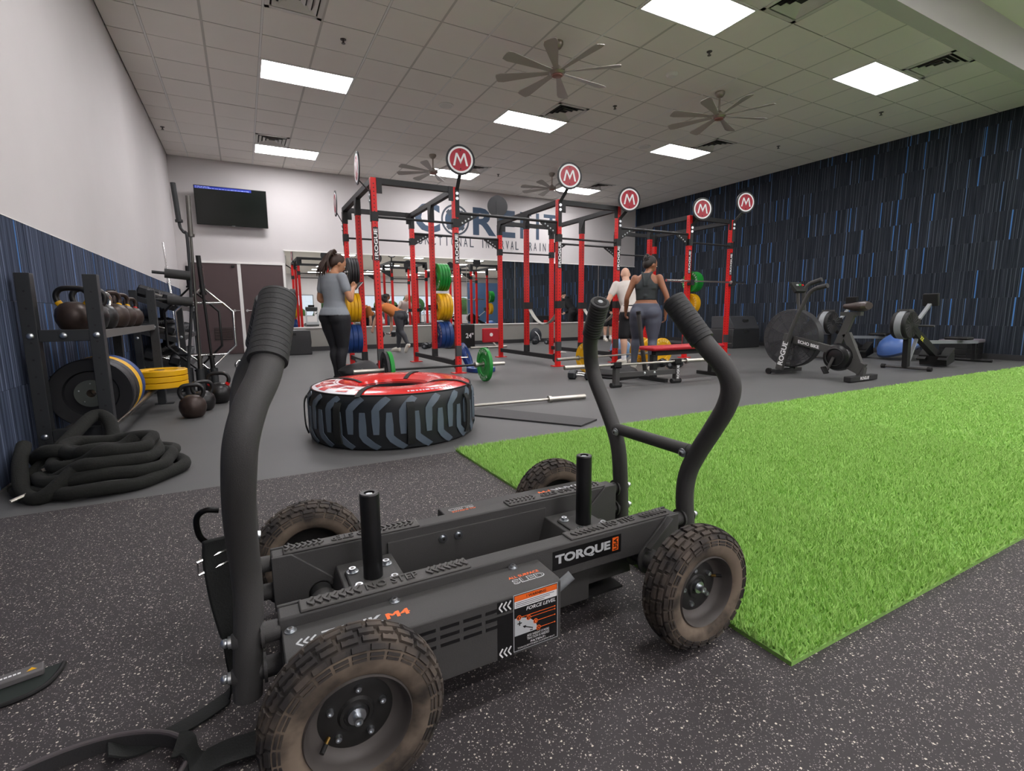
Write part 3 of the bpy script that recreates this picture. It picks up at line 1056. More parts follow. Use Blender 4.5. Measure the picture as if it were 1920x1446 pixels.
def decal_rail():
    d = MB()
    F = -0.173
    d.box(0.104, 0.340, F - 0.0008, F, 0.214, 0.268, 2)
    text(d, 'TORQUE', (0.112, F, 0.226), (1, 0, 0), (0, 0, 1), 0.188, 0.031, 0.0014, 0, bold=0.045)
    d.box(0.308, 0.330, F - 0.0012, F, 0.222, 0.262, 1)
    text(d, 'USA', (0.3265, F, 0.2245), (0, 0, 1), (-1, 0, 0), 0.035, 0.015, 0.0016, 2, bold=0.03)
    return d
half('rail_decal', decal_rail(), ['print_grey', 'print_orange', 'print_black'], rail, smooth=0, label='black badge with grey brand lettering')
lv = MB().cyl((0.056, -0.235, 0.195), (0.072, -0.238, 0.205), 0.007).cyl((0.070, -0.238, 0.204), (0.115, -0.246, 0.236), 0.0125, n=20)
half('force_lever', lv, 'plastic_grey')

# inner tray: walls, belly plate, weight horn mounts
half('tray_wall', MB().box(-0.265, 0.265, -0.1225, -0.1165, 0.06, 0.258), 'powder', bev=0.001)
for x in (0.05, 0.10):
    half('tray_bolt', bolt(MB(), (x, -0.1165, 0.235), (0, 1, 0), 0.008, 0.006), ['zinc', 'dark_steel'])
obj('belly_plate', MB().box(-0.40, 0.40, -0.1165, 0.1165, 0.055, 0.062), 'powder_dark', sled)
mount = half('horn_mount', MB().prism([(-0.333 - 0.075, 0.228), (-0.333 + 0.075, 0.228), (-0.333 + 0.112, 0.10), (-0.333 - 0.10, 0.10)], 'y', -0.1165, 0.1165), 'powder', bev=0.003)
half('horn_plate', MB().box(-0.333 - 0.062, -0.333 + 0.062, -0.062, 0.062, 0.228, 0.236), 'powder', mount, bev=0.004)
for sx in (-1, 1):
    for sy in (-1, 1):
        half('horn_bolt', bolt(MB(), (-0.333 + sx * 0.044, sy * 0.044, 0.236), (0, 0, 1), 0.009, 0.009), ['zinc', 'dark_steel'], mount)
mat('horn_black', '161617', 0.38, noise=20, var=0.5, bump=0.1, bscale=40)
horn = half('weight_horn', MB().lathe([(0, 0.236), (0.0245, 0.236), (0.0245, 0.457), (0.022, 0.460), (0.0135, 0.460), (0.0135, 0.452), (0, 0.452)], 28, (-0.333, 0, 0)), 'horn_black')
half('horn_end_bolt', MB().cyl((-0.333, 0, 0.450), (-0.333, 0, 0.457), 0.009, n=6), 'zinc', horn)

# handles
def handle(sy):
    hp = [(0.629, 0.160, 0.13), (0.622, 0.157, 0.22), (0.613, 0.155, 0.33), (0.612, 0.166, 0.405), (0.613, 0.198, 0.476), (0.611, 0.25, 0.56), (0.605, 0.298, 0.64), (0.597, 0.314, 0.70), (0.579, 0.300, 0.755), (0.549, 0.259, 0.815), (0.518, 0.170, 0.934)]
    hp = [(x, sy * y, z) for x, y, z in hp]
    path = crv(hp, 8)
    tube = half('handle_tube', MB().tube(path, 0.0275, 28), 'powder')
    # ribbed rubber grip on the last stretch
    a, b = Vector(hp[-2]), Vector(hp[-1])
    d = (b - a).normalized()
    L = (b - a).length
    pts, rad = [], []
    s0 = 0.010
    k = 12
    for i in range(k):
        for fr, rr in ((0.0, 0.0322), (0.06, 0.0334), (0.90, 0.0342), (0.99, 0.0330)):
            pts.append(a + d * (s0 + (L - s0) * (i + fr) / k))
            rad.append(rr)
    pts += [b, b + d * 0.006, b + d * 0.008]
    rad += [0.0342, 0.0325, 0.027]
    g = half('grip', MB().tube(pts, rad, 32), 'rubber_grip', tube, smooth=50)
    e = b + d * 0.008
    half('grip_cap', MB().lathe([(0.0235, -0.002), (0.0235, 0.002), (0.014, 0.002), (0.013, -0.004)], 28, e, d, caps=False), 'rubber', g)
    half('cap_bolt', MB().cyl(e - d * 0.004, e + d * 0.0015, 0.0085, n=12), 'zinc', g)
    for z, tx in ((0.257, 0.619), (0.18, 0.625)):
        bb = MB()
        spc = MB()
        spc.cyl((0.560, sy * 0.157, z), (tx - 0.02, sy * 0.157, z), 0.021, n=20)
        spc.cyl((0.590, sy * 0.157, z), (0.596, sy * 0.157, z), 0.029, n=20)
        half('handle_washer', MB().cyl((tx + 0.018, sy * 0.158, z), (tx + 0.030, sy * 0.158, z), 0.021, 0.014, n=20), 'powder', tube)
        bb.cyl((tx + 0.028, sy * 0.158, z), (tx + 0.036, sy * 0.158, z), 0.012, n=16)
        bb.ball((tx + 0.041, sy * 0.158, z), (0.009, 0.0095, 0.0095), 14, 8)
        half('handle_spacer', spc, 'powder', tube)
        half('handle_bolt', bb, 'zinc', tube)
handle(-1)
handle(1)
cb = MB().cyl((0.611, -0.196, 0.476), (0.611, 0.196, 0.476), 0.0205, n=24)
cb = half('cross_bar', cb, 'powder')
for s_ in (-1, 1):
    half('cross_bar_bolt', bolt(MB(), (0.592, s_ * 0.158, 0.470), (-1, 0, -0.15), 0.0085, 0.008), ['zinc', 'dark_steel'], cb)
half('cross_bar_band', MB().lathe([(0.0215, 0), (0.0215, 0.004)], 24, (0.611, -0.170, 0.476), (0, 1, 0), caps=False), 'powder_dark', cb)

# wheels: knobbly tyres on dished rims
def build_tyre():
    mb = MB()
    prof = [(0.095, 0.034), (0.101, 0.040), (0.114, 0.0455), (0.130, 0.046), (0.146, 0.041), (0.156, 0.030), (0.1605, 0.014), (0.1605, -0.014),
            (0.156, -0.030), (0.146, -0.041), (0.130, -0.046), (0.114, -0.0455), (0.101, -0.040), (0.095, -0.034), (0.090, -0.02), (0.090, 0.02)]
    mb.lathe(prof[4:10], 72, (0, 0, 0), (0, -1, 0), mi=0, caps=False)
    mb.lathe(prof[9:] + prof[:5], 72, (0, 0, 0), (0, -1, 0), mi=1, caps=False)
    N = 28
    def block(rad, off, tilt, ang, L, W, H, zig=0):
        # L along the circumference, W across, H outward
        nd = Vector((0, math.sin(tilt), math.cos(tilt)))
        ad = Vector((0, math.cos(tilt), -math.sin(tilt)))
        td = Vector((1, 0, 0))
        c = Vector((0, off, rad))
        q = []
        m = 5 if zig else 2
        outer = [(-L / 2, -W / 2), (L / 2, -W / 2)]
        inner = []
        for i in range(m):
            x = L / 2 - L * i / (m - 1)
            inner.append((x, W / 2 + (zig * 0.004 if i % 2 else 0)))
        poly = outer + inner
        rot = Matrix.Rotation(ang, 3, 'Y')
        k = len(poly)
        vs = [rot @ (c + td * p[0] + ad * p[1] - nd * 0.004) for p in poly] + [rot @ (c + td * p[0] * 0.93 + ad * p[1] * 0.93 + nd * H) for p in poly]
        fs = [tuple(range(k - 1, -1, -1)), tuple(range(k, 2 * k))] + [(i, (i + 1) % k, k + (i + 1) % k, k + i) for i in range(k)]
        mb.add(vs, fs, 0)
    for k in range(N):
        a = 2 * PI * k / N
        st = 2 * PI / N
        for s_ in (-1, 1):
            a2 = a + (st / 2 if s_ > 0 else 0)
            block(0.1595, s_ * 0.0085, R(4) * s_, a2, 0.0295, 0.0135, 0.0075)
            block(0.1565, s_ * 0.0242, R(22) * s_, a2 + st * 0.12, 0.0295, 0.0125, 0.0075, zig=s_)
            block(0.1485, s_ * 0.0365, R(50) * s_, a2 + st * 0.5, 0.0270, 0.0105, 0.006)
            block(0.1395, s_ * 0.0420, R(70) * s_, a2 + st * 0.5, 0.027, 0.0055, 0.0035)
            block(0.1325, s_ * 0.0442, R(80) * s_, a2 + st * 0.5, 0.0255, 0.0045, 0.0028)
    return mesh('tyre', mb, ['tyre_tread', 'tyre_dirty'], 40)
tyre_me = build_tyre()
rim_me = mesh('rim', MB().lathe([(0.098, 0.036), (0.095, 0.041), (0.091, 0.034), (0.088, 0.018), (0.080, 0.005), (0.068, 0.001)], 56, (0, 0, 0), (0, -1, 0), caps=False), 'rim_dusty', 40)
disc_me = mesh('rim_disc', MB().lathe([(0.0690, 0.001), (0.066, 0.003), (0.034, 0.003), (0.030, 0.008), (0.024, 0.008), (0.022, 0.005), (0.0, 0.005)], 48, (0, 0, 0), (0, -1, 0), caps=False), 'rim_black', 40)
inner_me = mesh('rim_back', MB().lathe([(0.0, -0.012), (0.06, -0.012), (0.086, -0.022), (0.095, -0.036)], 48, (0, 0, 0), (0, -1, 0), caps=False), 'rim_black', 40)
hub_me = mesh('hub_bolt', MB().cyl((0, -0.005, 0), (0, -0.013, 0), 0.0165, n=24).cyl((0, -0.013, 0), (0, -0.026, 0), 0.0085, n=16).lathe([(0.0085, 0.026), (0.0075, 0.029), (0.0045, 0.029), (0.0045, 0.026), (0, 0.026)], 16, (0, 0, 0), (0, -1, 0)), 'zinc', 40)
lug_me = mesh('lug_bolt', MB().lathe([(0.0072, 0), (0.0072, 0.003), (0.0055, 0.008), (0.003, 0.008), (0.003, 0.005), (0, 0.005)], 14, (0, 0, 0), (0, -1, 0)), 'zinc', 40)
valve_me = mesh('valve_stem', MB().cyl((0.058, -0.003, 0), (0.068, -0.014, 0), 0.004, n=10, mi=1).cyl((0.066, -0.012, 0), (0.076, -0.023, 0), 0.0045, n=10), ['black', 'brass'], 40)
def wheel(sx, sy, spin):
    M = Matrix.Translation((sx * XA, sy * 0.354, 0.168)) @ (Matrix.Rotation(PI, 4, 'Z') if sy > 0 else Matrix()) @ Matrix.Rotation(spin, 4, 'Y')
    wv = link('wheel', tyre_me, sled, M)
    wv['label'] = 'knobbly brown-dusted rubber tyre'
    for nm, me in (('rim', rim_me), ('rim_disc', disc_me), ('rim_back', inner_me), ('hub_bolt', hub_me), ('valve_stem', valve_me)):
        link(nm, me, wv)
    for k in range(5):
        a = 2 * PI * k / 5 + 0.3
        link('lug_bolt', lug_me, wv, Matrix.Translation((0.050 * math.cos(a), -0.002, 0.050 * math.sin(a))))
wheel(-1, -1, R(150))
wheel(1, -1, R(-15))
wheel(-1, 1, R(40))
wheel(1, 1, R(75))

# tow harness clipped to the sled: carabiner, pad, webbing, belt on the floor
hs = thing('tow_harness', 'black webbing tow harness with carabiner hanging at the sled and lying on the floor', 'harness', (-0.25, 1.19, 0))
cz = [(-0.075, 1.16, 0.502), (-0.10, 1.16, 0.506), (-0.116, 1.162, 0.490), (-0.114, 1.165, 0.452), (-0.098, 1.168, 0.430), (-0.078, 1.168, 0.432)]
obj('carabiner', MB().tube(crv([Vector(p) for p in cz], 6), 0.006, 12), mat('black_steel', '1a1a1b', 0.3, 0.8), hs, w=True)
obj('buckle', MB().tube([(-0.122, 1.155, 0.40), (-0.05, 1.17, 0.415), (-0.05, 1.17, 0.388), (-0.122, 1.155, 0.372)], 0.004, 8, closed=True), 'chrome', hs, w=True)
mat('webbing', '181a19', 0.8, bump=0.3, bscale=250)
wp = crv([(-0.085, 1.165, 0.44), (-0.088, 1.165, 0.39), (-0.082, 1.165, 0.30), (-0.070, 1.165, 0.22)], 6)
obj('padded_strap', MB().ribbon(wp, Vector((1, 0.35, 0)), 0.052, 0.012), 'webbing', hs, w=True, bev=0.003)
wp = crv([(-0.075, 1.17, 0.25), (-0.077, 1.19, 0.16), (-0.080, 1.23, 0.07), (-0.095, 1.255, 0.015), (-0.129, 1.235, 0.005), (-0.198, 1.203, 0.004), (-0.271, 1.187, 0.005), (-0.31, 1.18, 0.03)], 6)
wd = [Vector((0.8, 0.6, 0.2)).lerp(Vector((-0.25, 0.95, 0)), min(1, i / 26)) for i in range(len(wp))]
obj('webbing_strap', MB().ribbon(wp, wd, 0.042, 0.004), 'webbing', hs, w=True)
bl = [Vector((-0.36 + 0.19 * math.cos(t), 1.085 + 0.125 * math.sin(t), 0.034 + 0.004 * math.sin(3 * t))) for t in [2 * PI * k / 40 for k in range(40)]]
mb = MB()
vs = []
for p in bl:
    c = p - Vector((-0.36, 1.085, 0))
    n = Vector((c.x, c.y, 0)).normalized()
    for dr, dz in ((0, 0), (0.012, 0.002), (0.012, 0.030), (0, 0.028)):
        vs.append(Vector((p.x, p.y, 0.004)) + n * dr + Vector((0, 0, dz)))
k = len(bl)
mb.add(vs, [(i * 4 + j, i * 4 + (j + 1) % 4, ((i + 1) % k) * 4 + (j + 1) % 4, ((i + 1) % k) * 4 + j) for i in range(k) for j in range(4)])
obj('belt', mb, mat('belt_nylon', '2c2b2c', 0.75, bump=0.3, bscale=200), hs, w=True)
obj('belt_trim', MB().tube([Vector((p.x, p.y, 0.033)) + Vector((p.x + 0.36, p.y - 1.085, 0)).normalized() * 0.006 for p in bl], 0.005, 8, closed=True), mat('belt_edge', '4a4446', 0.7), hs, w=True)
obj('loose_strap', MB().ribbon(crv([(-0.185, 1.10, 0.05), (-0.165, 1.095, 0.045), (-0.145, 1.075, 0.012), (-0.095, 1.068, 0.02), (-0.03, 1.062, 0.02)], 6), Vector((0, 1, 0.3)), 0.05, 0.006), 'webbing', hs, w=True)
# strap with a grey printed handle lying further left
ls = thing('wrist_strap', 'black looped strap with a grey tag and small yellow triangle on the floor', 'strap', (-0.58, 1.56, 0))
Lp = crv([(-0.482, 1.600, 0.006), (-0.484, 1.560, 0.006), (-0.50, 1.515, 0.006), (-0.545, 1.487, 0.006), (-0.62, 1.478, 0.006), (-0.70, 1.490, 0.006), (-0.74, 1.54, 0.006)], 6)
poly = [(p.x, p.y) for p in Lp] + [(-0.70, 1.60), (-0.60, 1.575), (-0.55, 1.590)]
obj('strap_panel', MB().prism(poly, 'z', 0.001, 0.009), mat('neoprene', '17201c', 0.85), ls, w=True, smooth=0)
obj('piping', MB().tube(Lp, 0.006, 8), 'rubber', ls, w=True)
tg = MB().bc((-0.575, 1.565, 0.018), (0.125, 0.038, 0.018), (0, 0, R(14)))
tgo = obj('tag', tg, mat('tag_grey', '5a5757', 0.6), ls, w=True, bev=0.004)
pr = MB()
cc = Vector((-0.575, 1.565, 0.0275))
u_ = Vector((math.cos(R(14)), math.sin(R(14)), 0))
v_ = Vector((-u_.y, u_.x, 0))
for i in range(9):
    a = cc + u_ * (-0.05 + i * 0.008) - v_ * 0.006
    pr.add([a, a + u_ * 0.006, a + u_ * 0.006 + v_ * 0.007, a + v_ * 0.007], [(0, 1, 2, 3)], 0)
a = cc + u_ * 0.03 - v_ * 0.008
pr.add([a, a + u_ * 0.02, a + u_ * 0.01 + v_ * 0.014], [(0, 1, 2)], 1)
obj('tag_print', pr, ['print_white', 'yellow_plate'], tgo, w=True, smooth=0)
# ------------------------------------------------------------------ the gym hall behind the camera, which the mirror shows
ch = struct(obj('ceiling_hall', MB().box(XL, 24, FAR, YF, 4.38, 4.42), 'ceiling_tile', smooth=0))
cz_ = struct(obj('ceiling_annex', MB().box(XR + 0.15, 24, YF, YB, 4.38, 4.42), 'ceiling_tile', smooth=0))
struct(obj('wall_hall', MB().box(24, 24.15, FAR, YB, 0, 4.6), 'wall_paint', smooth=0))
struct(obj('wall_annex', MB().box(XR + 0.15, 24, YB, YB + 0.15, 0, 4.6), 'wall_paint', smooth=0))
# far wall with a band of windows
fw = MB().box(XL, 24, FAR - 0.15, FAR, 0, 0.75).box(XL, 24, FAR - 0.15, FAR, 2.6, 4.6)
wins = [(0.2 + k * 3.0, 2.6 + k * 3.0) for k in range(8)]
e0 = XL
for a, b in wins:
    fw.box(e0, a, FAR - 0.15, FAR, 0.75, 2.6)
    e0 = b
fw.box(e0, 24, FAR - 0.15, FAR, 0.75, 2.6)
struct(obj('wall_far', fw, 'wall_paint', smooth=0))
mat('pane_glass', 'ffffff', 0.0, trans=1.0)
for k, (a, b) in enumerate(wins):
    w_ = struct(obj('window_%d' % (k + 1), MB().box(a, a + 0.05, FAR - 0.1, FAR - 0.04, 0.75, 2.6).box(b - 0.05, b, FAR - 0.1, FAR - 0.04, 0.75, 2.6).box(a, b, FAR - 0.1, FAR - 0.04, 0.75, 0.8).box(a, b, FAR - 0.1, FAR - 0.04, 2.55, 2.6), 'dark_steel', smooth=0))
    for q in range(2):
        m_ = a + 0.05 + q * (b - a - 0.1) / 2
        obj('pane', MB().box(m_, m_ + (b - a - 0.1) / 2 - 0.02, FAR - 0.075, FAR - 0.069, 0.8, 2.55), 'pane_glass', w_, smooth=0)
struct(obj('ground_outside', MB().box(-20, 45, FAR - 40, FAR - 0.15, -0.3, -0.2), mat('asphalt', '8d8b86', 0.9), smooth=0))
mat('leaf', '4c7a35', 0.8, noise=6, var=0.5)
random.seed(11)
for k in range(9):
    mb = MB()
    for q in range(7):
        mb.ball((random.uniform(-0.6, 0.6), random.uniform(-0.6, 0.6), random.uniform(0.4, 2.4)), random.uniform(0.5, 0.85), 10, 7)
    t = thing('shrub', 'leafy green shrub outside the hall windows', 'shrub', (-2 + k * 3.1, FAR - 6, -0.2), 0, 'shrubs outside the hall windows')
    obj('foliage', mb, 'leaf', t)
    obj('stem', MB().cyl((0, 0, 0), (0, 0, 1.0), 0.08, n=8), 'door_brown', t)
# hall light panels
for r in range(8):
    for c in range(5):
        x, y = 0.8 + c * 4.2, 0.9 - r * 2.75
        light_panel(x, x + 1.22, y - 0.6, y, 4.38, 'long glowing light panel of the open hall seen in the wall mirror', 'light panels in the hall')
# cardio machines in the mirror
mat('machine_dark', '2a2c2e', 0.5)
mat('machine_grey', '9a9d9f', 0.45)
def treadmill():
    t = thing('treadmill', 'grey and black treadmill in the hall seen in the wall mirror', 'treadmill', (0, 0, 0), 0, 'treadmills in the hall')
    obj('deck', MB().box(-0.42, 0.42, -0.95, 0.85, 0.05, 0.2), 'machine_dark', t, smooth=0)
    for s_ in (-1, 1):
        obj('upright', MB().bar((s_ * 0.40, 0.75, 0.1), (s_ * 0.40, 0.55, 1.2), 0.07, 0.10), 'machine_grey', t, smooth=0)
        obj('handrail', MB().cyl((s_ * 0.38, 0.55, 1.0), (s_ * 0.36, -0.1, 0.92), 0.025), 'machine_dark', t)
    obj('console', MB().bc((0, 0.55, 1.28), (0.8, 0.16, 0.26), (R(-20), 0, 0)), 'machine_dark', t, smooth=0)
    obj('screen', MB().bc((0, 0.48, 1.42), (0.42, 0.04, 0.28), (R(-15), 0, 0)), 'black_gloss', t, smooth=0)
    obj('motor_cover', MB().bc((0, 0.72, 0.24), (0.8, 0.35, 0.14), None), 'machine_grey', t, smooth=0)
    return t
t0 = treadmill()
spots = [(0.6 + k * 1.25, -12.5) for k in range(12)] + [(1.4 + k * 1.7, -16.5) for k in range(9)]
for k, (x, y) in enumerate(spots):
    if k == 0:
        t0.location = (x, y, 0)
    else:
        dup(t0, TR((x, y, 0)))
# hall furniture seen in the mirror: a blue screen, a hanging notice, a blue wall
t = thing('hanging_screen', 'small hanging screen glowing blue in the hall beyond the mirror', 'screen', (5.4, -9.0, 3.0))
obj('case', MB().box(-0.55, 0.55, -0.04, 0.04, -0.34, 0.34), 'black', t, smooth=0)
obj('display', MB().box(-0.52, 0.52, 0.04, 0.045, -0.31, 0.31), mat('display_blue', '3f7fd8', 0.4, emit=0.8), t, smooth=0)
obj('hanger', MB().cyl((0, 0, 0.3), (0, 0, 1.38), 0.02, n=10), 'black', t)
t = thing('hanging_banner', 'pale hanging banner in the hall beyond the mirror', 'banner', (5.9, -5.0, 2.2))
obj('sheet', MB().box(-0.38, 0.38, -0.01, 0.01, -0.7, 0.7), 'white', t, smooth=0)
obj('hanger', MB().cyl((-0.38, 0, 0.7), (0.38, 0, 0.7), 0.02, n=8), 'black', t)
obj('cord', MB().cyl((0, 0, 0.7), (0, 0, 2.18), 0.006, n=6), 'black', t)
struct(obj('wall_blue', MB().box(14.0, 22.0, -6.2, -6.0, 0, 3.0), mat('wall_navy', '2f4a6a', 0.7), smooth=0))
# ------------------------------------------------------------------ three linked power racks
YR = (7.0, 8.05, 9.12)
HR = 2.70
PW = 0.076
def dots(mb, p0, p1, n, du, r=0.0085):
    """round holes along a line on a face with normal n"""
    p0, p1, n = Vector(p0), Vector(p1), Vector(n)
    L = (p1 - p0).length
    d = (p1 - p0).normalized()
    s_ = n.cross(d)
    k = int(L / du)
    for i in range(k + 1):
        c = p0 + d * (i * du) + n * 0.0008
        mb.add([c + d * (r * math.cos(a)) + s_ * (r * math.sin(a)) for a in [q * PI / 4 for q in range(8)]], [tuple(range(8))])

mat('rack_black', '242425', 0.5, bump=0.1, bscale=400, spec=0.35)

def sign(par, c, n, post, spin=0):
    """round emblem sign on a bent flat arm; n = direction its face looks"""
    c, n, post = Vector(c), Vector(n).normalized(), Vector(post)
    rr = 0.205
    u = Vector((0, 0, 1)).cross(n)
    s_ = obj('sign_disc', MB().cyl(c - n * 0.008, c + n * 0.006, rr, n=48), 'rack_black', par, w=True)
    obj('sign_ring', MB().lathe([(rr * 0.86, 0.006), (rr * 0.86, 0.009), (rr * 0.74, 0.009), (rr * 0.74, 0.006)], 48, c, n, closed=True), 'white', s_, w=True)
    obj('sign_face', MB().cyl(c + n * 0.006, c + n * 0.0085, rr * 0.745, n=48), 'sign_red', s_, w=True)
    L = MB()
    q_ = c + n * 0.0105
    for poly in (((-0.52, -0.40), (-0.38, -0.40), (-0.20, 0.42), (-0.32, 0.42)), ((0.52, -0.40), (0.38, -0.40), (0.20, 0.42), (0.32, 0.42)), ((-0.32, 0.42), (-0.20, 0.42), (0.06, -0.14), (0.0, -0.30)), ((0.32, 0.42), (0.20, 0.42), (-0.06, -0.14), (0.0, -0.30))):
        L.add([q_ + u * (a * rr) + Vector((0, 0, b * rr)) for a, b in poly], [(0, 1, 2, 3)])
    obj('sign_letter', L, 'white', s_, w=True, smooth=0)
    sc = MB()
    for z in (-0.6, 0.6):
        sc.cyl(c + Vector((0, 0, z * rr)) + n * 0.008, c + Vector((0, 0, z * rr)) + n * 0.012, 0.009, n=10)
    obj('sign_screw', sc, 'black', s_, w=True)
    b_ = c - n * 0.012
    lo = b_ + Vector((0, 0, -rr * 0.7))
    A = MB()
    A.bar(b_ + Vector((0, 0, 0.1)), lo, 0.05, 0.006, up=n)
    A.bar(lo, post, 0.05, 0.008, up=n)
    A.bar(post + Vector((0, 0, 0.02)), post - Vector((0, 0, 0.38)), 0.06, 0.008, up=n)
    obj('sign_arm', A, 'rack_black', par, w=True, smooth=0)
    bo = MB()
    for z in (0.05, 0.12):
        bo.cyl(post - Vector((0, 0, z)), post - Vector((0, 0, z)) + n * 0.018, 0.022, n=14)
    obj('arm_bolt', bo, 'zinc', par, w=True)

def rack(xl, xr, label, zbar):
    t = thing('power_rack', label, 'power rack', ((xl + xr) / 2, 8.05, 0), 0, 'linked power racks')
    for x in (xl, xr):
        sx = -1 if x == xl else 1
        for i, y in enumerate(YR):
            h = PW / 2
            z0, z1 = (0.012, HR) if i == 0 else ((0.30, 2.40) if i == 1 else (0.012, 2.44))
            p = obj('upright', MB().box(x - h, x + h, y - h, y + h, z0, z1), 'red', t, w=True, smooth=0, bev=0.004)
            hd = MB()
            dots(hd, (x, y - h, z0 + 0.12), (x, y - h, z1 - 0.04), (0, -1, 0), 0.0508)
            dots(hd, (x - h, y, z0 + 0.12), (x - h, y, z1 - 0.04), (-1, 0, 0), 0.0508)
            o = obj('adjustment_holes', hd, 'print_black', p, w=True, smooth=0)
            o['kind'] = 'stuff'
            if i != 1:
                obj('foot_plate', MB().box(x - 0.10, x + 0.10, y - 0.075, y + 0.075, 0, 0.012), 'red', t, w=True, smooth=0)
            else:
                obj('post_foot', MB().box(x - h - 0.002, x + h + 0.002, y - h - 0.002, y + h + 0.002, 0.18, 0.31), 'rack_black', t, w=True, smooth=0)
            if i:
                obj('post_bracket', MB().box(x - h - 0.004, x + h + 0.004, y - h - 0.004, y + h + 0.004, z1 - 0.01, 2.63), 'rack_black', t, w=True, smooth=0)
                obj('gusset', MB().prism([(y - h, 2.63), (y - h - 0.10, 2.63), (y - h, 2.47)], 'x', x - h - 0.005, x - h + 0.003), 'rack_black', t, w=True, smooth=0)
            else:
                pl = MB().box(x - 0.034, x + 0.034, y - h - 0.003, y - h, 1.62, 2.06, 1)
                text(pl, 'ROGUE', (x + 0.024, y - h - 0.003, 1.68), (0, 0, 1), (-1, 0, 0), 0.36, 0.05, 0.001, 0, bold=0.03)
                for q in (-1, 1):
                    pl.bar((x - 0.022, y - h - 0.004, 1.65 - q * 0.012), (x + 0.022, y - h - 0.004, 1.65 + q * 0.012), 0.002, 0.008, 0)
                obj('name_plate', pl, ['print_white', 'print_black'], p, w=True, smooth=0, label='black plate with white vertical lettering')
        sb_ = obj('side_beam', MB().box(x - 0.036, x + 0.036, YR[0] + 0.038, YR[2] + 0.04, 2.625, 2.70), 'rack_black', t, w=True, smooth=0)
        hd = MB()
        dots(hd, (x - 0.036, YR[0] + 0.1, 2.662), (x - 0.036, YR[2], 2.662), (-1, 0, 0), 0.0508)
        o = obj('adjustment_holes', hd, 'print_black', sb_, w=True, smooth=0)
        o['kind'] = 'stuff'
        obj('floor_beam', MB().box(x - 0.03, x + 0.03, YR[0] + 0.038, YR[2] - 0.038, 0.11, 0.185), 'rack_black', t, w=True, smooth=0, bev=0.003)
        obj('floor_bracket', MB().prism([(YR[0] + 0.038, 0.22), (YR[0] + 0.038, 0.06), (YR[0] + 0.10, 0.09), (YR[0] + 0.10, 0.2)], 'x', x - 0.04, x + 0.04), 'rack_black', t, w=True, smooth=0)
        obj('strap_holder', MB().box(x - 0.042, x + 0.042, YR[0] - 0.042, YR[0] + 0.02, 0.26, 0.42), mat('plate_grey', '4c4d4e', 0.4, 0.5), t, w=True, smooth=0)
        obj('pin_handle', MB().cyl((x + 0.02, YR[0] - 0.05, 0.24), (x + 0.13, YR[0] - 0.05, 0.235), 0.009, n=10), 'steel', t, w=True)
    for y in (YR[0], YR[2]):
        cb_ = obj('cross_beam', MB().box(xl + 0.038, xr - 0.038, y - 0.036, y + 0.036, 2.625, 2.70), 'rack_black', t, w=True, smooth=0)
        hd = MB()
        dots(hd, (xl + 0.1, y - 0.036, 2.662), (xr - 0.08, y - 0.036, 2.662), (0, -1, 0), 0.0508)
        o = obj('adjustment_holes', hd, 'print_black', cb_, w=True, smooth=0)
        o['kind'] = 'stuff'
        obj('corner_plate', MB().box(xl + 0.038, xl + 0.11, y - 0.044, y - 0.036, 2.50, 2.70), 'rack_black', t, w=True, smooth=0)
        obj('corner_plate', MB().box(xr - 0.11, xr - 0.038, y - 0.044, y - 0.036, 2.50, 2.70), 'rack_black', t, w=True, smooth=0)
        obj('pull_up_bar', MB().cyl((xl + 0.038, y, zbar), (xr - 0.038, y, zbar), 0.016, n=14), 'rack_black', t, w=True)
        for x, s_ in ((xl, 1), (xr, -1)):
            obj('bar_bracket', MB().box(x - 0.045, x + 0.045, y - 0.046, y + 0.046, zbar - 0.06, zbar + 0.06), 'rack_black', t, w=True, smooth=0)
    return t

def link_bars(t, x0, x1):
    """bars that tie one rack to the next"""
    for y in (YR[0], YR[2]):
        obj('link_bar', MB().cyl((x0 + 0.04, y, 2.35), (x1 - 0.04, y, 2.35), 0.021, n=14), 'rack_black', t, w=True)
        for x, s_ in ((x0 + 0.04, 1), (x1 - 0.04, -1)):
            obj('link_bracket', MB().prism([(x, 2.35), (x + s_ * 0.32, 2.35), (x + s_ * 0.30, 2.31), (x, 2.14)], 'y', y - 0.006, y + 0.006), 'rack_black', t, w=True, smooth=0)
            for k in range(4):
                pr_ = MB().bc((x + s_ * (0.07 + 0.05 * k), y - 0.008, 2.215 + 0.032 * k), (0.022, 0.003, 0.022))
                obj('bracket_print', pr_, 'print_grey', t, w=True, smooth=0)
        zz = 2.10 if y == YR[0] else 2.2
XRK = (1.66, 2.83, 4.63, 5.86, 7.60, 8.77)
r1 = rack(XRK[0], XRK[1], 'red and black power rack nearest the tire, hung with plates on both sides', 2.2)
r2 = rack(XRK[2], XRK[3], 'red and black power rack in the middle with grey safety straps', 2.1)
r3 = rack(XRK[4], XRK[5], 'red and black power rack nearest the carpeted wall behind the red bench', 2.2)
link_bars(r1, XRK[1], XRK[2])
link_bars(r2, XRK[3], XRK[4])
fy = YR[0] - 0.045
sign(r1, (2.85, 6.80, 3.03), (-0.25, -1, 0), (2.85, fy, 2.66))
sign(r1, (1.45, 6.93, 2.78), (-1, 0.06, 0), (1.615, 7.0, 2.52))
sign(r1, (1.50, 9.0, 2.73), (-1, 0.06, 0), (1.615, 9.1, 2.45))
sign(r2, (4.70, 6.80, 3.03), (-0.25, -1, 0), (4.63, fy, 2.66))
sign(r2, (5.93, 6.80, 2.79), (-0.25, -1, 0), (5.87, fy, 2.50))
sign(r2, (4.63, 9.20, 3.0), (0.25, 1, 0), (4.63, YR[2] + 0.045, 2.66))
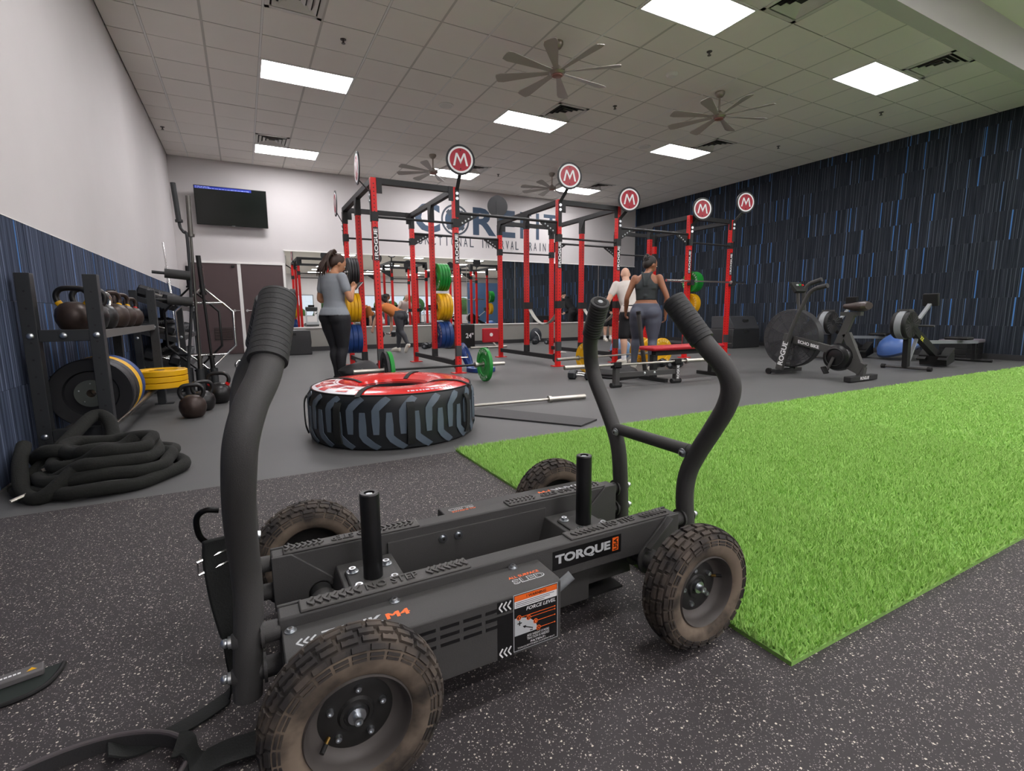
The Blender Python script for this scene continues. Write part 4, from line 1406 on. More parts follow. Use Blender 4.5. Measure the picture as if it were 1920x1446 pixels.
sign(r3, (7.70, 6.80, 2.79), (-0.3, -1, 0), (7.62, fy, 2.52))
sign(r3, (8.90, 6.80, 3.02), (-0.3, -1, 0), (8.79, fy, 2.66))

# safety straps slung in the middle rack
mat('strap_grey', 'a4a49c', 0.8, bump=0.2, bscale=200)
for x, hide in ((XRK[2] + 0.055, 0), (XRK[3] + 0.055, 0)):
    a, b = Vector((x, YR[1], 1.0)), Vector((x, YR[0], 1.0))
    pts = [a.lerp(b, k / 16) - Vector((0, 0, 0.30 * (1 - (2 * k / 16 - 1) ** 2))) for k in range(17)]
    st = obj('safety_strap', MB().ribbon(pts, Vector((1, 0, 0)), 0.075, 0.008), 'strap_grey', r2, w=True, label='grey sling strap')
    for y in (YR[1], YR[0]):
        obj('strap_hanger', MB().box(x - 0.10, x + 0.05, y - 0.05, y + 0.05, 0.97, 1.09), 'rack_black', r2, w=True, smooth=0)

# ------------------------------------------------------------------ bumper plates
def plate_mb(rad=0.225, th=0.05):
    h = th / 2
    half_ = [(0.027, h * 0.8), (0.075, h * 0.8), (0.08, h * 0.55), (rad * 0.62, h * 0.5), (rad * 0.66, h * 0.9), (rad * 0.97, h), (rad, h * 0.82)]
    prof = half_ + [(r, -z) for r, z in half_[::-1]]
    return MB().lathe(prof, 44, (0, 0, 0), (1, 0, 0), closed=True)
def arc_text(mb, s, r, h, a0, x, span, mi=0, sgn=-1):
    n = len(s)
    for k, c_ in enumerate(s):
        if c_ == ' ':
            continue
        a = a0 + (k - (n - 1) / 2) * span / n
        # seen from -x: angle runs clockwise
        up = Vector((0, -math.sin(a) * sgn * -1, math.cos(a)))
        c = up * r
        u = Vector((0, -1, 0)) * math.cos(a) + Vector((0, 0, -1)) * math.sin(a) * -1 * -1
        u = Vector((-1, 0, 0)).cross(up) * -1
        text(mb, c_, Vector((x, 0, 0)) + c - u * (h * 0.36) - up * h * 0.5, u, up, h * 0.72, h, 0.0, mi, bold=0.02)
PLM = {}
def plate_tpl(col, th):
    key = (col, th)
    if key in PLM:
        return PLM[key]
    me = mesh('disc', plate_mb(0.225, th), col, 30)
    L = MB()
    for x in (-th / 2 - 0.0012, th / 2 + 0.0012):
        arc_text(L, 'ROGUE', 0.185, 0.042, 0, x, R(85))
        arc_text(L, 'ROGUE', 0.185, 0.042, PI, x, R(85))
    lt_ = mesh('lettering', L, 'print_white' if col != 'yellow_plate' else mat('plate_letter_y', 'e9d9a0', 0.5), 0)
    hub = mesh('hub_ring', MB().lathe([(0.026, th / 2 * 0.9), (0.042, th / 2 * 0.9), (0.042, -th / 2 * 0.9), (0.026, -th / 2 * 0.9)], 24, (0, 0, 0), (1, 0, 0), closed=True), 'steel', 30)
    PLM[key] = (me, lt_, hub)
    return PLM[key]
def plate(col, th, M, label, group=None, name='bumper_plate'):
    me, lt_, hub = plate_tpl(col, th)
    o = link(name, me, None, M)
    ROOT[o.name] = M
    tag(o, label, 'weight plate', group)
    if col != 'black_plate':
        link('lettering', lt_, o)
    b = link('hub_ring', hub, o)
    return o
def peg(t, x, s_, y, z, L):
    obj('storage_peg', MB().cyl((x, y, z), (x + s_ * L, y, z), 0.024, n=16), 'chrome', t, w=True)
    obj('peg_flange', MB().cyl((x + s_ * 0.038, y, z), (x + s_ * 0.046, y, z), 0.05, n=16), 'rack_black', t, w=True)
def stack(t, x, s_, y, z, col, th, n, lab, grp):
    peg(t, x, s_, y, z, 0.09 + n * (th + 0.004))
    for k in range(n):
        M = TR((x + s_ * (0.055 + th / 2 + k * (th + 0.003)), y, z)) @ Matrix.Rotation(random.uniform(0, 6), 4, 'X')
        plate(col, th, M, lab + ', ' + (('innermost', 'second', 'outermost') if n == 3 else (('inner', 'outer') if n == 2 else ('innermost', 'second', 'third', 'outermost')))[k] + ' on its peg', grp)
ym = YR[1]
stack(r1, XRK[0], -1, ym, 1.53, 'black_plate', 0.035, 4, 'black weight plate beside the head of the woman in grey', 'black plates on the near rack')
stack(r1, XRK[0], -1, ym, 1.0, 'yellow_plate', 0.05, 4, 'yellow bumper plate beside the woman in grey', 'yellow plates beside the grey shirt')
stack(r1, XRK[0], -1, ym, 0.52, 'blue_plate', 0.07, 3, 'blue bumper plate beside the knees of the woman in grey', 'blue plates beside the grey shirt')
stack(r1, XRK[1], 1, ym, 1.50, 'green_plate', 0.045, 4, 'green bumper plate on the rack nearest the tire', 'green plates on the near rack')
stack(r1, XRK[1], 1, ym, 1.01, 'yellow_plate', 0.052, 4, 'yellow bumper plate between green and blue ones on the near rack', 'yellow plates under the green ones')
stack(r1, XRK[1], 1, ym, 0.54, 'blue_plate', 0.07, 3, 'blue bumper plate hung above the leaning blue plate', 'blue plates on the low peg')
stack(r3, XRK[5], 1, ym, 1.55, 'green_plate', 0.06, 3, 'green bumper plate on the rack by the carpeted wall', 'green plates on the far rack')
stack(r3, XRK[5], 1, ym, 1.07, 'yellow_plate', 0.06, 2, 'yellow bumper plate on the rack by the carpeted wall', 'yellow plates on the far rack')

# barbells
def barbell(M, label, m='steel', name='barbell', L=2.2, sm=None):
    t = thing(name, label, 'barbell', (0, 0, 0))
    t.matrix_basis = M
    ROOT[t.name] = M
    s = L / 2
    obj('shaft', MB().cyl((-s + 0.42, 0, 0), (s - 0.42, 0, 0), 0.014, n=14), m, t)
    for q in (-1, 1):
        obj('sleeve', MB().cyl((q * (s - 0.415), 0, 0), (q * s, 0, 0), 0.025, n=18), sm or m, t)
        obj('collar', MB().cyl((q * (s - 0.43), 0, 0), (q * (s - 0.40), 0, 0), 0.037, n=18), sm or m, t)
    return t
# loaded bar between tire and near rack
p0, p1 = Vector((1.11, 6.02, 0.225)), Vector((3.07, 5.97, 0.225))
d = (p1 - p0).normalized()
az = math.atan2(d.y, d.x)
mid = (p0 + p1) / 2
barbell(TR(mid, az), 'black barbell on the floor behind the tire, loaded with green plates', mat('bar_black', '2a2a2a', 0.4, 0.6), sm='steel', L=1.98)
plate('green_plate', 0.05, TR(mid + d * 0.70, az), 'green bumper plate on the floor barbell, standing clear of the tire')
plate('green_plate', 0.05, TR(mid - d * 0.57, az), 'green bumper plate on the floor barbell beside the black bag')
plate('black_plate', 0.035, TR(mid - d * 0.618, az), 'black weight plate on the floor barbell beside the bag')
barbell(TR((2.21, 4.246, 0.030), R(-5.2)), 'steel barbell lying on the floor beside the tire', L=1.78)
barbell(TR((8.05, 6.90, 1.475), 0), 'steel barbell racked at shoulder height across the far rack', sm='chrome')
for x in (XRK[4], XRK[5]):
    obj('j_cup', MB().box(x - 0.045, x + 0.045, 6.87, 6.96, 1.40, 1.45).box(x - 0.045, x + 0.045, 6.86, 6.875, 1.40, 1.50), 'rack_black', r3, w=True, smooth=0)
# leaning and lying blue plates
plate('blue_plate', 0.055, TR((3.14, 7.42, 0.212), R(-35)) @ Matrix.Rotation(R(-20), 4, 'Y'), 'blue bumper plate leaning against the near rack upright')
plate('blue_plate', 0.065, TR((3.21, 7.02, 0.035), 0) @ Matrix.Rotation(R(90), 4, 'Y'), 'blue bumper plate lying flat on the floor by the near rack')
# ------------------------------------------------------------------ storage along the left wall
mat('rack_frame', '26282a', 0.5, bump=0.08, bscale=300)
def storage_rack():
    t = thing('storage_rack', 'black steel storage rack with kettlebells above and bumper plates below', 'storage rack', (-0.95, 5.05, 0))
    for x in (-1.105, -0.80):
        for y in (3.93, 6.16):
            p = obj('upright', MB().box(x - 0.035, x + 0.035, y - 0.035, y + 0.035, 0.008, 1.155), 'rack_frame', t, w=True, smooth=0, bev=0.003)
            hd = MB()
            dots(hd, (x, y - 0.035, 0.15), (x, y - 0.035, 1.1), (0, -1, 0), 0.10, 0.006)
            o = obj('adjustment_holes', hd, 'print_black', p, w=True, smooth=0)
            o['kind'] = 'stuff'
            obj('foot', MB().box(x - 0.06, x + 0.10, y - 0.05, y + 0.05, 0, 0.008), 'rack_frame', t, w=True, smooth=0)
    for y in (3.93, 6.16):
        for z in (0.79, 0.185):
            obj('end_beam', MB().box(-1.07, -0.835, y - 0.03, y + 0.03, z - 0.035, z + 0.035), 'rack_frame', t, w=True, smooth=0, bev=0.003)
            for x in (-1.105, -0.955, -0.80):
                obj('bolt', MB().ball((x, y - 0.037, z), (0.019, 0.010, 0.019), 14, 8), 'zinc', t, w=True)
    obj('shelf', MB().box(-1.07, -0.80, 3.96, 6.13, 0.79, 0.81).box(-0.815, -0.79, 3.965, 6.125, 0.765, 0.815), mat('shelf_grey', '5c5a58', 0.55), t, w=True, smooth=0)
    for x in (-0.80, -1.02):
        obj('plate_rail', MB().cyl((x, 3.965, 0.20), (x, 6.125, 0.20), 0.022, n=14), 'dark_steel', t, w=True)
    return t
storage_rack()

def kettlebell_parts(s=1.0, col='kb_black', band='yellow_plate'):
    body = MB().lathe([(0, 0), (0.055 * s, 0), (0.085 * s, 0.02 * s), (0.105 * s, 0.07 * s), (0.108 * s, 0.105 * s), (0.098 * s, 0.15 * s), (0.07 * s, 0.185 * s), (0.035 * s, 0.2 * s), (0, 0.202 * s)], 28)
    hp = crv([Vector(p) * s for p in ((-0.062, 0, 0.165), (-0.085, 0, 0.205), (-0.088, 0, 0.25), (-0.06, 0, 0.285), (0, 0, 0.292), (0.06, 0, 0.285), (0.088, 0, 0.25), (0.085, 0, 0.205), (0.062, 0, 0.165))], 5)
    hd = MB().tube(hp, 0.018 * s, 14)
    bd = MB()
    for q in (-1, 1):
        bd.cyl(Vector((q * 0.070, 0, 0.178)) * s, Vector((q * 0.084, 0, 0.20)) * s, 0.0205 * s, n=14)
    return body, hd, bd
KB = {}
def kettlebell(loc, rz, s, col, hcol, band, label, group=None):
    key = (s, col, hcol, band)
    if key not in KB:
        b_, h_, d_ = kettlebell_parts(s)
        KB[key] = (mesh('body', b_, col), mesh('handle', h_, hcol), mesh('colour_band', d_, band) if band else None)
    t = thing('kettlebell', label, 'kettlebell', loc, rz, group)
    a, h, d_ = KB[key]
    link('body', a, t)
    link('handle', h, t)
    if d_:
        link('colour_band', d_, t)
KG = 'kettlebells on the storage rack'
kettlebell((-0.935, 4.09, 0.81), R(-8), 0.92, 'cast_iron', 'kb_black', 'yellow_plate', 'brown kettlebell with yellow bands at the open end of the rack shelf', KG)
kettlebell((-0.92, 4.40, 0.81), R(10), 0.95, 'kb_black', 'kb_black', None, 'black kettlebell right behind the brown yellow-banded one', KG)
kettlebell((-0.92, 4.72, 0.81), R(60), 0.9, 'kb_black', 'chrome', None, 'black kettlebell with shiny handle in the middle of the rack shelf', KG)
kettlebell((-0.91, 5.05, 0.81), R(70), 0.95, 'cast_iron', 'cast_iron', 'yellow_plate', 'brown yellow-banded kettlebell in the middle of the rack shelf', KG)
kettlebell((-0.91, 5.36, 0.81), R(65), 0.93, 'cast_iron', 'cast_iron', 'yellow_plate', 'brown yellow-banded kettlebell beside the red-banded one', KG)
kettlebell((-0.90, 5.70, 0.81), R(70), 0.85, 'cast_iron', 'cast_iron', 'red', 'brown kettlebell with red bands at the far end of the shelf', KG)
FG = 'kettlebells on the floor'
kettlebell((-0.455, 5.19, 0), R(5), 1.0, 'cast_iron', 'kb_black', None, 'dark brown kettlebell on the floor, front of the cluster', FG)
kettlebell((-0.395, 5.52, 0), R(20), 0.95, 'kb_black', 'kb_black', None, 'black kettlebell on the floor hidden behind the brown one', FG)
kettlebell((-0.275, 5.92, 0), R(-10), 1.06, 'kb_black', 'kb_black', 'red', 'black kettlebell with red bands on the floor', FG)
kettlebell((-0.06, 7.75, 0), R(30), 0.95, 'kb_black', 'chrome', None, 'black kettlebell with chrome handle standing alone on the floor', FG)

# plates standing on the lower rails and a lying stack
LP = 'plates on the storage rack'
for y, c_, th, lb in ((4.16, 'black_plate', 0.10, 'thick black bumper plate with steel centre on the storage rack'), (4.285, 'black_plate', 0.10, 'thick black bumper plate second on the storage rack'), (4.40, 'yellow_plate', 0.09, 'yellow bumper plate between the black and blue ones on the rack'), (4.515, 'blue_plate', 0.11, 'blue bumper plate standing on the storage rack')):
    plate(c_, th, TR((-0.91, y, 0.405), R(90)), lb, LP)
hubm = mesh('steel_disc', MB().lathe([(0.027, 0), (0.085, 0), (0.088, 0.004), (0.088, 0.008), (0.027, 0.008)], 36, (0, 0, 0), (0, -1, 0), closed=True), mat('hub_grey', '5d615c', 0.45, 0.5))
o = link('steel_disc', hubm, None, TR((-0.91, 4.108, 0.405)))
o.parent = bpy.data.objects['bumper_plate.%03d' % (sum(1 for q in bpy.data.objects if q.name.startswith('bumper_plate')) - 4)]
o.matrix_basis = Matrix.Rotation(R(-90), 4, 'Z') @ TR((0, -0.042, 0))
hb_ = MB()
for k in range(5):
    a = 2 * PI * k / 5 + 0.3
    hb_.ball((0.065 * math.cos(a), -0.008, 0.065 * math.sin(a)), 0.005, 8, 6)
o2 = link('disc_rivets', mesh('disc_rivets', hb_, 'zinc'), o)
for k in range(3):
    plate('yellow_plate', 0.052, TR((-0.74, 5.72, 0.258 + k * 0.056)) @ Matrix.Rotation(R(90), 4, 'Y'), ('lowest', 'middle', 'topmost')[k] + ' yellow bumper plate of the flat stack of three on the rack', 'flat stack of yellow plates')

# dumbbell rack
mat('dumbbell', '202226', 0.45, noise=20, var=0.2)
def dumbbell_meshes(s=1.0):
    heads, caps = [], []
    for q in (-1, 1):
        heads.append(mesh('head', MB().lathe([(0, 0.062 * q * s), (0.045 * s, 0.062 * q * s), (0.060 * s, 0.075 * q * s), (0.060 * s, 0.14 * q * s), (0.048 * s, 0.152 * q * s), (0, 0.152 * q * s)], 6, (0, 0, 0), (1, 0, 0)), 'dumbbell', 25))
        caps.append(mesh('end_cap', MB().cyl((q * 0.152 * s, 0, 0), (q * 0.1535 * s, 0, 0), 0.022 * s, n=16), 'plastic_grey'))
    grip = MB().tube([(-0.064 * s, 0, 0), (-0.03 * s, 0, 0), (0, 0, 0), (0.03 * s, 0, 0), (0.064 * s, 0, 0)], [0.014 * s, 0.016 * s, 0.0175 * s, 0.016 * s, 0.014 * s], 14)
    return heads + [mesh('grip', grip, 'chrome')] + caps
DB = {}
def dumbbell(M, s, label, group=None):
    if s not in DB:
        DB[s] = dumbbell_meshes(s)
    t = thing('dumbbell', label, 'dumbbell', (0, 0, 0), 0, group)
    t.matrix_basis = M
    ROOT[t.name] = M
    for nm, me in zip(('head', 'head', 'grip', 'end_cap', 'end_cap'), DB[s]):
        link(nm, me, t)
t = thing('dumbbell_rack', 'black tiered rack of hex dumbbells along the carpeted half-wall', 'dumbbell rack', (-0.85, 8.1, 0))
Y0, Y1 = 7.05, 9.3
for x, h in ((-1.08, 1.19), (-0.66, 1.06)):
    for y in (Y0, Y1):
        obj('upright', MB().box(x - 0.035, x + 0.035, y - 0.035, y + 0.035, 0, h), 'rack_frame', t, w=True, smooth=0, bev=0.003)
        obj('foot', MB().box(x - 0.05, x + 0.12, y - 0.05, y + 0.05, 0, 0.008), 'rack_frame', t, w=True, smooth=0)
TIERS = (1.07, 0.70, 0.33)
for z in TIERS:
    for y in (Y0, Y1):
        obj('end_beam', MB().bar((-1.06, y, z + 0.03), (-0.66, y, z - 0.10), 0.05, 0.06), 'rack_frame', t, w=True, smooth=0)
        for x in (-1.08, -0.66):
            obj('bolt', MB().ball((x, y - 0.037, z - 0.05), (0.017, 0.009, 0.017), 12, 7), 'zinc', t, w=True)
    obj('tray', MB().add([(-1.07, Y0, z + 0.04), (-0.68, Y0, z - 0.09), (-0.68, Y1, z - 0.09), (-1.07, Y1, z + 0.04), (-1.07, Y0, z + 0.03), (-0.68, Y0, z - 0.10), (-0.68, Y1, z - 0.10), (-1.07, Y1, z + 0.03)], [(0, 1, 2, 3), (7, 6, 5, 4), (0, 4, 5, 1), (1, 5, 6, 2), (2, 6, 7, 3), (3, 7, 4, 0)]), 'shelf_grey', t, w=True, smooth=0)
    obj('tray_lip', MB().box(-0.69, -0.66, Y0, Y1, z - 0.105, z - 0.05), 'rack_frame', t, w=True, smooth=0)
ORD = ('first', 'second', 'third', 'fourth', 'fifth', 'sixth', 'seventh', 'eighth', 'ninth', 'tenth', 'eleventh', 'twelfth')
NM = ('hex dumbbell on the top tier of the wall rack', 'hex dumbbell on the middle tier of the wall rack', 'hex dumbbell on the lowest tier of the wall rack')
for q, z in enumerate(TIERS):
    for k in range(12):
        if q == 0 and k in (3, 4):
            continue
        s = (1.15, 1.05, 1.2)[q]
        tl = math.atan2(0.13, 0.39)
        M = TR((-0.885, Y0 + 0.13 + k * 0.18, z + 0.055 * s + 0.012)) @ Euler((R(30), tl, 0)).to_matrix().to_4x4()
        dumbbell(M, s, ORD[k] + ' ' + NM[q] + ', counted from the bar stand', ('dumbbells on the top tier', 'dumbbells on the middle tier', 'dumbbells on the lowest tier')[q])

# upright bar stand with standing specialty bars
st = thing('bar_stand', 'black upright bar stand holding long barbells beside the dumbbell rack', 'bar stand', (-0.46, 6.74, 0))
obj('base_plate', MB().box(-0.66, -0.26, 6.54, 6.94, 0, 0.015), 'rack_frame', st, w=True, smooth=0)
for (x, y) in ((-0.60, 6.65), (-0.48, 6.65), (-0.34, 6.65), (-0.60, 6.85), (-0.44, 6.85)):
    obj('socket', MB().lathe([(0.04, 0.015), (0.04, 0.30), (0.033, 0.30), (0.033, 0.02)], 20, (x, y, 0)), 'rack_frame', st, w=True)
def standing(x, y, tx, ty, label, m, L=2.2, ks=1):
    b_ = Vector((x, y, 0.02))
    d_ = Vector((tx - x, ty - y, L)).normalized()
    M = Matrix.Translation(b_ + d_ * (L / 2)) @ Vector((1, 0, 0)).rotation_difference(d_).to_matrix().to_4x4()
    return barbell(M, label, m, L=L)
standing(-0.48, 6.65, -0.43, 6.63, 'steel barbell standing tallest in the upright bar stand', 'dark_steel', 2.17)
standing(-0.34, 6.65, -0.39, 6.63, 'black short barbell standing in the bar stand nearest the hex bar', 'bar_black', 1.54)
# yoke bar with padded rollers and bent end
yk = thing('yoke_bar', 'black padded yoke bar with bent sleeve standing in the bar stand', 'yoke bar', (-0.60, 6.65, 0.02))
obj('sleeve', MB().cyl((-0.535, 6.62, 1.93), (-0.555, 6.62, 2.31), 0.026, n=16), 'rack_frame', yk, w=True)
obj('bent_bar', MB().tube(crv([(-0.535, 6.62, 1.92), (-0.527, 6.62, 1.85), (-0.50, 6.60, 1.80), (-0.472, 6.60, 1.72), (-0.50, 6.62, 1.0), (-0.59, 6.65, 0.3), (-0.60, 6.65, 0.02)], 6), 0.016, 12), 'rack_frame', yk, w=True)
obj('collar', MB().cyl((-0.534, 6.62, 1.93), (-0.533, 6.62, 1.905), 0.037, n=16), 'rack_frame', yk, w=True)
for z in (1.345, 1.06):
    obj('shoulder_pad', MB().cyl((-0.71, 6.57, z + 0.01), (-0.48, 6.60, z - 0.01), 0.05, n=22), 'rubber_grip', yk, w=True)
    obj('pad_handle', MB().cyl((-0.82, 6.555, z + 0.02), (-0.70, 6.57, z + 0.01), 0.016, n=12), 'rack_frame', yk, w=True)
# hex trap bars
def hexbar(M, label, m):
    t = thing('hex_bar', label, 'hex bar', (0, 0, 0))
    t.matrix_basis = M
    ROOT[t.name] = M
    P = [(-0.475, 0, 0), (-0.20, 0, 0.285), (0.20, 0, 0.285), (0.475, 0, 0), (0.20, 0, -0.285), (-0.20, 0, -0.285)]
    obj('hex_frame', MB().tube(P, 0.014, 12, closed=True), m, t)
    for q in (-1, 1):
        obj('sleeve', MB().cyl((q * 0.475, 0, 0), (q * 0.72, 0, 0), 0.024, n=16), m, t)
        obj('collar', MB().cyl((q * 0.475, 0, 0), (q * 0.495, 0, 0), 0.034, n=16), m, t)
        obj('grip_bar', MB().cyl((q * 0.30, 0, -0.18), (q * 0.30, 0, 0.18), 0.014, n=12), m, t)
    return t
hexbar(TR((-0.385, 6.78, 0.745)) @ Euler((0, R(90), R(6))).to_matrix().to_4x4(), 'chrome hex trap bar standing on end in front of the brown doors', 'chrome')
hexbar(TR((-0.52, 6.90, 0.745)) @ Euler((0, R(90), R(-15))).to_matrix().to_4x4(), 'black hex trap bar standing behind the chrome one', 'bar_black')
sv = thing('steel_bar', 'slim chrome bar leaning in the corner behind the bar stand', 'bar', (-0.95, 9.7, 0))
obj('shaft', MB().cyl((-0.95, 9.7, 0), (-1.08, 10.2, 2.1), 0.014, n=12), 'chrome', sv, w=True)
obj('sleeve', MB().cyl((-1.02, 9.97, 1.15), (-1.055, 10.1, 1.7), 0.026, n=14), 'chrome', sv, w=True)

# battle rope heap
mat('rope', '151612', 0.95, noise=40, var=0.35, bump=0.5, bscale=90)
rp = thing('battle_rope', 'thick black sleeved battle rope coiled in a heap below the storage rack', 'battle rope', (-0.72, 3.55, 0))
random.seed(4)
pts = []
cx_, cy_ = -0.72, 3.42
for k in range(4 * 14 + 8):
    t_ = k / 14
    a = 2 * PI * t_ + 2.6
    rx, ry = 0.36 - 0.045 * t_, 0.34 - 0.045 * t_
    z = 0.034 + 0.055 * int(t_ * 0.9) + 0.012 * math.sin(3 * a)
    pts.append((cx_ + rx * math.cos(a) + random.uniform(-0.02, 0.02), cy_ + ry * math.sin(a) + random.uniform(-0.02, 0.02), max(0.034, z)))
obj('coil', MB().tube(crv(pts, 4), 0.034, 12), 'rope', rp, w=True)
obj('loop', MB().tube(crv([(-1.08, 3.30, 0.035), (-1.02, 3.45, 0.10), (-0.92, 3.62, 0.22), (-0.85, 3.85, 0.30), (-0.77, 3.80, 0.26), (-0.74, 3.62, 0.14), (-0.80, 3.45, 0.16), (-0.95, 3.40, 0.20), (-1.05, 3.55, 0.14), (-1.10, 3.75, 0.05)], 6), 0.036, 12), 'rope', rp, w=True)
obj('tail', MB().tube(crv([(-1.12, 3.62, 0.20), (-1.08, 3.40, 0.13), (-1.02, 3.22, 0.04), (-0.92, 3.12, 0.036), (-0.78, 3.20, 0.15), (-0.66, 3.25, 0.12), (-0.5, 3.45, 0.10), (-0.45, 3.75, 0.06), (-0.6, 4.0, 0.036), (-0.75, 4.05, 0.036)], 6), 0.034, 12), 'rope', rp, w=True)
obj('rope_end', MB().cyl((-0.98, 3.17, 0.05), (-1.04, 3.11, 0.035), 0.010, n=10), 'steel', rp, w=True)
obj('rope_end', MB().cyl((-0.98, 3.34, 0.11), (-0.90, 3.40, 0.13), 0.013, n=10), 'steel', rp, w=True)
# ------------------------------------------------------------------ flip tire
mat('vinyl_red', 'd3201d', 0.22, noise=5, var=0.08, bump=0.12, bscale=14, coat=0.5)
mat('vinyl_black', '1a1d20', 0.45, bump=0.08, bscale=30)
mat('vinyl_lug', '596571', 0.45, noise=12, var=0.06)
mat('vinyl_white', 'd9d6da', 0.35)
ty = thing('flip_tire', 'large padded flip tire lying flat with red top and grey chevron tread', 'tire', (0.985, 3.79, 0), R(15))
RT = 0.615
side = [(RT - 0.03, 0.0), (RT - 0.008, 0.015), (RT, 0.08), (RT + 0.006, 0.19), (RT, 0.30), (RT - 0.006, 0.345), (RT - 0.022, 0.372)]
obj('tread_wall', MB().lathe(side + [(RT - 0.05, 0.372), (RT - 0.05, 0.0)], 96, closed=True), 'vinyl_black', ty)
obj('top_cover', MB().lathe([(RT - 0.021, 0.371), (RT - 0.05, 0.383), (0.52, 0.397), (0.42, 0.402), (0.33, 0.393), (0.265, 0.372), (0.25, 0.34), (0.27, 0.33)], 96, caps=False), 'vinyl_red', ty, label='glossy red vinyl ring top')
obj('inner_wall', MB().lathe([(0.252, 0.35), (0.25, 0.02)], 64, caps=False), 'vinyl_black', ty)
obj('edge_piping', MB().lathe([(RT - 0.022 + 0.006 * math.cos(a), 0.372 + 0.006 * math.sin(a)) for a in [k * PI / 4 for k in range(8)]], 96, closed=True), 'rubber', ty)
def onside(th, z, t=0.004):
    r = RT + 0.004 + t
    if z > 0.32:
        r = RT + t - (z - 0.30) * 0.25
    if z < 0.05:
        r = RT + t - (0.05 - z) * 0.3
    return Vector((r * math.cos(th), r * math.sin(th), z))
def lug(up):
    """one bent tread bar; grid of quads on the tyre side"""
    mb = MB()
    # centreline (arc offset s, height z)
    if up:
        cl = [(0.0, 0.115), (0.0, 0.20), (0.0, 0.275), (0.018, 0.30), (0.055, 0.335), (0.085, 0.362)]
    else:
        cl = [(0.0, 0.262), (0.0, 0.18), (0.0, 0.105), (0.018, 0.08), (0.06, 0.045), (0.10, 0.014)]
    w = 0.025
    rows = []
    for i, (s, z) in enumerate(cl):
        a = Vector(cl[max(i - 1, 0)])
        b = Vector(cl[min(i + 1, len(cl) - 1)])
        d_ = (b - a).normalized()
        n = Vector((-d_.y, d_.x))
        k = w * (0.72 if i == 0 else (1.0 if i < 3 else 1.05))
        rows.append(((s + n.x * k, z + n.y * k * (0.3 if i < 3 else 0.8)), (s - n.x * k, z - n.y * k * (0.3 if i < 3 else 0.8))))
    vs = []
    for (p, q) in rows:
        for s, z in (p, q):
            z = max(0.006, min(0.366, z))
            vs.append(onside(s / RT, z, 0.0))
            vs.append(onside(s / RT, z, 0.005))
    fs = []
    for i in range(len(rows) - 1):
        a, b = i * 4, i * 4 + 4
        fs += [(a + 1, a + 3, b + 3, b + 1), (a, a + 1, b + 1, b), (a + 3, a + 2, b + 2, b + 3)]
    fs += [(0, 2, 3, 1), (b, b + 1, b + 3, b + 2)]
    return mesh('tread_lug', mb.add(vs, fs), 'vinyl_lug', 25)
lu, ld = lug(True), lug(False)
N = 22
for k in range(N):
    link('tread_lug', lu, ty, Matrix.Rotation(2 * PI * k / N, 4, 'Z'))
    link('tread_lug', ld, ty, Matrix.Rotation(2 * PI * (k + 0.5) / N, 4, 'Z'))
# grab handles and radial straps
hm = MB()
hp = [onside(0, 0.045, 0.012), onside(0, 0.10, 0.022), onside(0, 0.19, 0.026), onside(0, 0.28, 0.022), onside(0, 0.325, 0.012)]
hme = mesh('grab_handle', MB().ribbon(crv(hp, 4), Vector((0, 1, 0)), 0.05, 0.010), 'webbing', 30)
sme = mesh('radial_strap', MB().ribbon(crv([Vector((RT + 0.004, 0, 0.365)), Vector((RT - 0.03, 0, 0.380)), Vector((0.52, 0, 0.401)), Vector((0.42, 0, 0.406)), Vector((0.33, 0, 0.397)), Vector((0.262, 0, 0.374))], 4), Vector((0, 1, 0)), 0.035, 0.006), 'webbing', 30)
for k in range(8):
    link('grab_handle', hme, ty, Matrix.Rotation(2 * PI * k / 8 + R(-20), 4, 'Z'))
for k in range(4):
    link('radial_strap', sme, ty, Matrix.Rotation(PI / 2 * k + R(38), 4, 'Z'))
# printed patch and pale marks on the top
def ontop(r, th, t=0.0015):
    P = [(0.262, 0.372), (0.33, 0.393), (0.42, 0.402), (0.52, 0.397), (RT - 0.05, 0.383), (RT - 0.021, 0.371)]
    z = 0.372
    for (r0, z0), (r1, z1) in zip(P[:-1], P[1:]):
        if r0 <= r <= r1:
            z = z0 + (z1 - z0) * (r - r0) / (r1 - r0)
    return Vector((r * math.cos(th), r * math.sin(th), z + t))
def patch(r0, r1, a0, a1, m, n=10, t=0.0015, nm='printed_patch'):
    vs, fs = [], []
    for i in range(n + 1):
        th = a0 + (a1 - a0) * i / n
        vs += [ontop(r0 + (r1 - r0) * q / 4, th, t) for q in range(5)]
    for i in range(n):
        for q in range(4):
            fs.append((i * 5 + q, i * 5 + q + 1, i * 5 + q + 6, i * 5 + q + 5))
    return MB().add(vs, fs)
o = obj('printed_patch', patch(0.40, 0.585, R(130), R(215), 'vinyl_white', 16), 'vinyl_white', ty, label='pale printed patch with red shapes')
pm = MB()
for r0, r1, a0, a1 in ((0.43, 0.50, 140, 152), (0.44, 0.56, 158, 170), (0.50, 0.57, 176, 186), (0.42, 0.50, 180, 192), (0.46, 0.56, 197, 207)):
    pm.join(patch(r0, r1, R(a0), R(a1), '', 4, 0.003))
obj('patch_shapes', pm, 'vinyl_red', o, smooth=25)
random.seed(21)
pm = MB()
for base in (250, 330):
    for rr in (0.35, 0.545):
        a = base
        while a < base + 38:
            w = random.uniform(1.2, 3.2)
            pm.join(patch(rr, rr + 0.014, R(a), R(a + w), '', 2, 0.002))
            a += w + 0.9
o2 = obj('pale_print', pm, 'vinyl_white', ty, smooth=25)
o2['kind'] = 'stuff'

